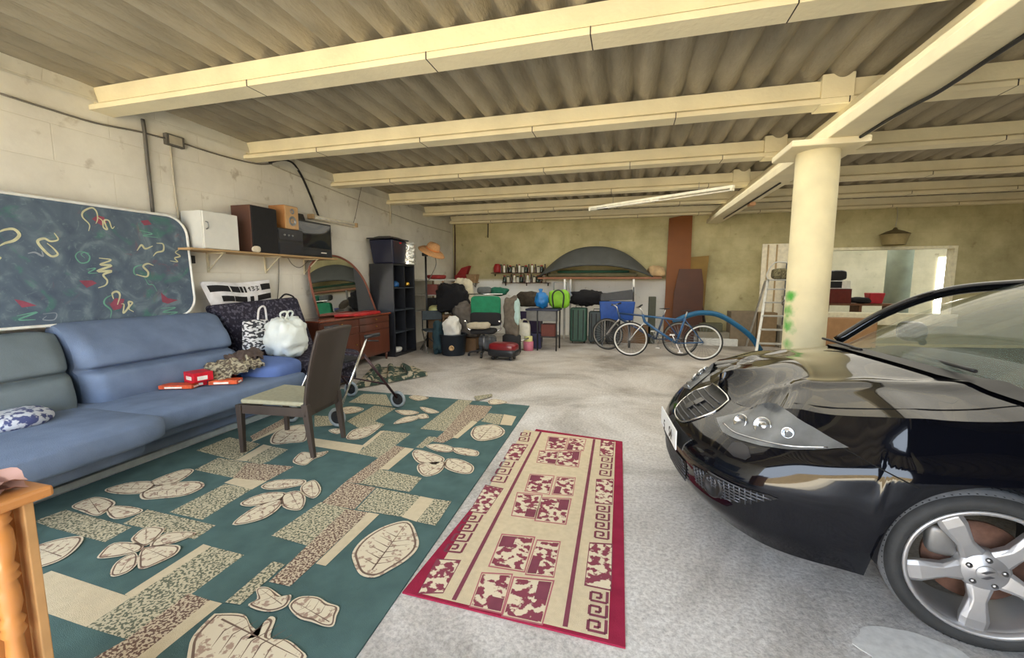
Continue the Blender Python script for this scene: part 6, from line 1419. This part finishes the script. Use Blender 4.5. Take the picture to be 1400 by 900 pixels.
for a, c in ((Vector((-.12,.40,1.5)), Vector((-.30,.85,0))), (Vector((.38,.40,1.5)), Vector((.5,.85,0)))): b = MB(); b.bar(a, c, .035, .025); b.build('rear_leg', Malu, sl)
b = MB(); b.tube(spline([tl_, tl_+Vector((-.02,.03,.12)), tl_+Vector((.10,.05,.34)), tl_+Vector((.25,.05,.37)), tr__+Vector((-.02,.05,.30)), tr__],6), .014, 8); b.build('safety_rail', Malu, sl, smooth=True)
bk_ = empty('metal_bucket', (3.12, 9.95, 1.19), 0, 'shiny metal bucket on a step of the ladder', 'bucket')
bk_.location = (3.16, 9.86, .99+.0)
b = MB(); b.lathe([(.10,0),(.11,.01),(.13,.20),(.135,.20),(.12,.02),(0,.02)], (0,0,0), 24, caps=False); b.build('bucket_body', mat('shiny_steel', (.75,.75,.75), .15, metal=1), bk_, smooth=True)
lumpy('wicker_basket', (3.12, 10.14, 1.535), (.44,.22,.22), mat('grey_wicker', sr(118,112,84), .9, col2=sr(84,78,58), thr=.5, scale=30), 'woven grey basket on top of the stepladder', 'basket', 3, .06, .35)
# pale tall cabinet with dark panel behind the ladder
tc_ = empty('tall_pale_board', (3.4, 11.25, 0), 0, 'tall pale board set behind the stepladder', 'board')
b = MB(); b.box(-.42,.42,-.02,.02,0,2.35); b.build('panel', mat('pale_cream_board', sr(222,214,190), .6), tc_, bevel=.003)
for x in (-.30,-.12): b = MB(); b.box(x-.015,x+.015,-.035,-.02,.3,2.33); b.build('batten', mat('tan_batten', sr(170,146,104), .6), tc_)
b = MB(); b.box(-.13,.13,-.03,.03,0,1.93); thing1('grey_ironing_board', b, mat('grey_blue_board', sr(92,98,108), .6), 'narrow dark grey board standing against the pale board behind the ladder', 'board', loc=(3.60,11.15,.0), bevel=.02)
boxes('cardboard_box', [(3.06,10.95,0,.4,.3,.78,0,mat('brown_grey_card2',sr(132,110,80),.8),'brown cardboard box seen between the ladder rungs'), (3.5,10.8,0,.42,.30,.50,0,mat('grey_taupe_box',(0,0,0)),'taupe box low behind the ladder beside the column'), (4.75,11.25,0,1.1,.35,.66,0,Mcb,'long brown cardboard box under the opening right of the column')])
# wall pendant lamp over the opening
p = PY(1222,335,WB-.25)
pl = empty('hanging_wall_lamp', (p.x, WB-.25, p.z), 0, 'brown bell-shaped hanging lamp above the opening in the back wall', 'lamp')
Mbz = mat('aged_bronze', sr(96,84,56), .45, metal=.3, var=.15)
b = MB(); b.lathe([(.20,0),(.25,.22),(.26,.225),(.24,.215),(.19,.0)], (0,0,0), 28, caps=False); b.build('shade', mat('smoky_amber_shade', sr(140,126,88), .4), pl, smooth=True)
b = MB(); b.lathe([(.27,.23),(.16,.29),(.05,.33),(.03,.37),(.0,.38)], (0,0,0), 28, caps=False); b.build('cap', Mbz, pl, smooth=True)
b = MB(); b.lathe([(.05,.05),(.06,.12),(.03,.2),(0,.2)], (0,0,0), 16, caps=False); b.build('bulb', mat('frosted_bulb', sr(230,220,190), .3), pl, smooth=True)
p1 = PY(1225,270,WB-.1); b = MB(); b.tube(spline([(0,0,.37),(.02,.02,.7),(p1.x-p.x,.2,p1.z-p.z-.05),(p1.x-p.x-.05,.22,p1.z-p.z)],5), .010, 6); b.build('stem', mat('pale_cable', sr(176,170,146), .6), pl, smooth=True)
wire('wall_cable', [PY(x,y,WB-.03) for x, y in [(1152,274),(1180,271),(1205,267),(1222,267)]], .012, mat('pale_cable',(0,0,0)), 'thin pale cable feeding the hanging lamp along the back wall', 'cable', 4)
wire('wall_cable', [PY(x,y,WB-.03) for x, y in [(1075,283),(1040,287),(1000,291),(970,296)]], .008, mat('grey_cable',(0,0,0)), 'thin dark cable on the back wall left of the column', 'cable', 4)
# long fluorescent fitting hung under the purlins
a = G(808,289,2.98); c = G(1008,252,2.98)
a = G(806,288,2.93); c = G(1004,253,3.0)
d = (c-a); ft = empty('hanging_fluorescent_fitting', tuple((a+c)/2), atan2(d.y,d.x), 'long slim white fluorescent fitting hanging in the middle of the ceiling', 'light fitting'); hw_ = d.length/2
b = MB(); b.box(-hw_,hw_,-.03,.03,-.01,.035); b.build('housing', mat('fitting_white', sr(220,216,196), .45), ft, bevel=.005)
b = MB(); b.tube([(-hw_+.05,-.03,-.03),(hw_*.1,-.03,-.03)], .013, 10); b.build('tube', mat('lamp_tube_white', (0,0,0)), ft, smooth=True)
b = MB(); b.tube([(-hw_+.05,.03,-.03),(hw_*.95,.03,-.03)], .013, 10); b.build('tube', mat('lamp_tube_white', (0,0,0)), ft, smooth=True)
for x in (-hw_+.03, 0, hw_-.03): b = MB(); b.box(x-.02,x+.02,-.045,.045,-.05,.0); b.build('lamp_holder', mat('fitting_white', (0,0,0)), ft)
b = MB(); b.box(-hw_+.2,-hw_+.42,-.036,.036,-.045,-.01); b.build('dark_ballast', Mblk, ft)
for x in (-hw_*.6, hw_*.6): b = MB(); b.tube([(x,0,.03),(x,0,.17)], .004, 4); b.build('hanging_wire', Mgm, ft)
# black cable under the girder
xg = (GX0+GX1)/2
wire('black_cable', [Vector((xg+.10, y, z)) for y, z in ((2.6,2.845),(3.2,2.84),(3.8,2.82),(4.1,2.835),(4.5,2.845),(5.2,2.845),(5.9,2.848))], .014, Mcab, 'black cable sagging along the underside of the main girder', 'cable', 6)
wire('black_cable', [Vector((xg+.04, y, z)) for y, z in ((6.9,2.86),(8,2.86),(9.2,2.87),(10.6,2.88))], .012, Mcab, 'black cable under the far end of the main girder beyond the column', 'cable', 4)
b = MB(); b.box(-.05,.05,-.08,.08,-.06,0); thing1('girder_clamp', b, mat('orange_clamp', sr(196,150,110), .6), 'small tan clamp under the far end of the main girder', 'clamp', loc=(xg+.1, 8.6, 2.885), bevel=.005)
# steel bar behind the column near the roof
a = PY(1140,252,10.3); c = PY(1186,253,10.3); b = MB(); b.box(a.x-1.6,c.x,10.25,10.35,a.z-.06,a.z+.10); tag(b.build('trim_14', mat('grey_green_steel', sr(92,88,62), .6)), kind='structure')
# ================================================================ ROOM BEYOND THE OPENING
wx = lambda x, y, Y: PY(x, y, Y)
c2 = wx(1228, 380, WB+2.2); b = MB(); b.lathe([(.27,0),(.27,3.4)], (c2.x, WB+2.2, 0), 36); tag(b.build('trim_15', mat('pale_green_column_paint', sr(150,160,142), .7, var=.15, scale=3), smooth=True), kind='structure')
Y2 = WB + 1.2
t0 = wx(1135, 422, Y2); t1 = wx(1212, 424, Y2)
tw = empty('low_wooden_bench', ((t0.x+t1.x)/2, Y2+.1, 0), 0, 'brown wooden bench seen through the opening in the back wall', 'bench'); w_ = (t1.x-t0.x)/2+.15; zt = wx(1170,415,Y2).z
b = MB(); b.box(-w_,w_,-.25,.3,zt-.05,zt); b.build('bench_top', mat('dull_brown_wood', sr(112,74,50), .6, var=.2), tw)
for x in (-w_+.05,0,w_-.05): b = MB(); b.box(x-.03,x+.03,-.22,.26,0,zt-.05); b.build('leg', mat('dull_brown_wood', (0,0,0)), tw)
cb_ = MB(); cb_.hexa([(-.13,-.12,0),(.13,-.12,0),(.13,.12,0),(-.13,.12,0),(-.17,-.15,.27),(.17,-.15,.27),(.17,.15,.27),(-.17,.15,.27)]); p = wx(1196,414,Y2); thing1('red_bucket', cb_, mat('red_bucket_plastic', sr(172,40,52), .4), 'red bucket on the bench seen through the opening', 'bucket', loc=(p.x, Y2+.05, zt+.001), bevel=.02)
p = wx(1176,410,Y2); lumpy('dark_bundle', (p.x, Y2+.05, zt+.001), (.50,.3,.16), Mblm, 'dark bundle beside the red bucket seen through the opening', 'bundle', 2, .2)
p = wx(1143,408,Y2); rbx = empty('dark_red_cabinet', (p.x+.02, Y2+.05, zt+.001), 0, 'dark red cabinet under the small white oven seen through the opening', 'cabinet'); hh = wx(1143,395,Y2).z - zt
b = MB(); b.box(-.26,.26,-.18,.18,0,hh); b.build('carcass', mat('dark_red_wood', sr(84,30,26), .4), rbx); b = MB(); b.box(-.24,.24,-.19,-.18,.02,hh-.02); b.build('door', mat('dark_red_wood2', sr(98,36,30), .35), rbx)
mo = empty('small_white_oven', (p.x, Y2+.05, zt+hh+.003), 0, 'small white microwave oven with dark door seen through the opening', 'oven'); h2 = wx(1143,384,Y2).z - zt - hh
b = MB(); b.box(-.25,.25,-.16,.17,0,h2); b.build('casing', mat('oven_white', sr(228,228,222), .4), mo, bevel=.006); b = MB(); b.box(-.22,.06,-.168,-.16,.02,h2-.02); b.build('door', Mblk, mo, bevel=.003)
lumpy('black_appliance', (p.x-.02, Y2+.05, zt+hh+h2+.006), (.42,.26,.26), Mblk, 'black rounded appliance on top of the small white oven', 'appliance', 5, .12, .5)
# bright doorway in the far wall of that room
dd = wx(1293,390,WB+4.9)
b = MB(); b.box(-.5,.5,-.02,.02,0,1.0)
da_, db_ = wx(1284,352,WB+4.99), wx(1302,352,WB+4.99)
b = MB(); b.face([(da_.x,WB+4.985,.05),(db_.x,WB+4.985,.05),(db_.x,WB+4.985,da_.z),(da_.x,WB+4.985,da_.z)]); tag(b.build('window_2', mat('daylight_pane', (1,.99,.95), .5, emis=7., var=0)), kind='structure')
# ================================================================ LEFT FOREGROUND CABINET WITH TURNED COLUMN, ROLLATOR, RUG ROLL
Mpine = mat('honey_pine', sr(184,124,68), .35, var=.12, scale=4, coat=.4, stretch=(1,1,.12))
cbn = empty('pine_cabinet', (-1.80, .28, 0), 0, 'honey coloured pine cabinet with a turned corner column in the left foreground', 'cabinet')
fxx, fy = .28, .42; ht2 = .95
b = MB(); b.box(-.28,fxx-.045,-.42,fy-.0,.0,ht2-.03); b.build('carcass', Mpine, cbn, bevel=.003)
b = MB(); b.box(fxx-.045,fxx-.0,fy-.022,fy,0,ht2-.03); b.build('corner_strip', mat('pale_pine_edge', sr(186,142,92), .45, var=.1), cbn, bevel=.003)
b = MB(); b.box(-.31,fxx+.03,-.45,fy+.03,ht2-.03,ht2); b.build('top', Mpine, cbn, bevel=.008)
pf_ = [(.026,0),(.030,.10),(.022,.14),(.034,.16),(.030,.18),(.034,.20),(.020,.24),(.030,.34),(.034,.40),(.028,.50),(.024,.57),(.036,.585),(.028,.60),(.036,.615),(.024,.63),(.034,.66),(.032,.70),(.026,.725),(.037,.735),(.028,.748),(.037,.76),(.025,.775),(.036,.82),(.033,.86),(.024,.878),(.035,.888),(.028,.898),(.035,.908),(.024,.92)]
b = MB(); b.lathe([(r_*.72, z) for r_, z in pf_], (fxx-.012, fy-.065, 0), 24); b.build('turned_column', mat('honey_pine_column', sr(196,130,66), .35, var=.1, scale=5, coat=.7, stretch=(1,1,.12)), cbn, smooth=True)
cl2 = MB(); P = [Vector((-2.02,.28,ht2+.002)), Vector((-2.02,.66,ht2+.002)), Vector((-1.53,.70,ht2+.002)), Vector((-1.50,.34,ht2+.002))]
cloth(cl2, P, 26, 22, .06, .02, 0, 7); tag(cl2.build('striped_cloth', mat('pink_brown_striped_cloth', sr(190,150,138), .9, col2=sr(134,96,88), thr=.52, scale=5, stretch=(1,5,1)), smooth=True), 'crumpled pink and brown striped cloth on top of the pine cabinet', 'cloth')
# rollator walker behind the dining chair
Mrt = mat('dark_maroon_tube', sr(58,40,44), .35, metal=.3); Mchs = mat('chrome_tube', (0,0,0)); Mgw = mat('grey_tyre', sr(130,140,146), .6)
rl = empty('rollator_walker', (-3.0, 4.0, .011), 0, 'folding rollator walker with grey wheels and black grips behind the dining chair', 'walker')
O_ = Vector((3.0, -4.0, 0))
wa, wb_, wc1, wd = [G(x, y, .10) + O_ for x, y in ((544,547),(480,533),(461,572),(398,566))]
for wc_ in (wa, wb_, wc1, wd):
    m_ = MB(); m_.torus(.082, .018, wc_, 'y', 32, 8); wo = m_.build('wheel', Mgw, rl, smooth=True); m_ = MB(); m_.lathe([(.065,-.012),(.065,.012)], wc_, 20, 'y'); m_.lathe([(.02,-.025),(.02,.025)], wc_, 12, 'y'); m_.build('wheel_hub', Mblk, wo, smooth=True)
q1 = PY(502,462,3.85) + O_; q2 = PY(447,450,4.05) + O_
jR = PY(497,486,3.95) + O_; jL = PY(440,480,4.25) + O_
for a, c in ((jR, wa), (jL, wb_)):
    b = MB(); b.tube([a, c], .016, 8); b.build('front_leg', Mrt, rl, smooth=True)
for a, c in ((q1, wc1), (q2, wd)):
    b = MB(); b.tube([a, a.lerp(c, .5), c], .013, 8); b.build('handle_tube', Mchs, rl, smooth=True)
for q in (q1, q2):
    b = MB(); b.tube([q+Vector((-.02,-.02,0)), q+Vector((.10,.08,.02))], .020, 8); gr_ = b.build('grip', Mblk, rl, smooth=True); b = MB(); b.tube([q+Vector((-.0,0,-.04)), q+Vector((.09,.07,-.05))], .008, 6); b.build('brake_lever', Mblk, gr_, smooth=True)
for a, c in ((jR, q1.lerp(wc1,.3)), (jL, q2.lerp(wd,.3)), (jR, jL), (wa.lerp(jR,.35), wb_.lerp(jL,.35))): b = MB(); b.bar(a, c, .014, .014); b.build('cross_brace', Mrt, rl)
b = MB(); c = (jR+jL)/2; b.soft((c.x, c.y, c.z-.08), (.34,.26,.05), .5, .5); b.build('seat', Mblm, rl, smooth=True)
# folded patterned rug rolled on the floor behind the walker
fr = MB(); P = [Vector((-3.62,4.98,.012)), Vector((-4.1,6.1,.012)), Vector((-3.5,6.4,.012)), Vector((-3.02,5.98,.012))]
fr.hexa([P[0], P[3], P[2], P[1]] + [p + Vector((0,0,.05)) for p in (P[0], P[3], P[2], P[1])])
for k in range(3):
    a = P[0].lerp(P[3], .15+.3*k); c = P[1].lerp(P[2], .15+.3*k); fr.tube([a+Vector((0,0,.06)), a.lerp(c,.5)+Vector((.02,0,.085)), c+Vector((0,0,.06))], .05, 8)
tag(fr.build('folded_floor_rug', mat('folded_rug_pattern', sr(52,70,60), .95, col2=sr(170,160,138), thr=.55, scale=9, detail=3), smooth=False), 'folded dark green and cream rug on the floor in front of the sideboard', 'rug')
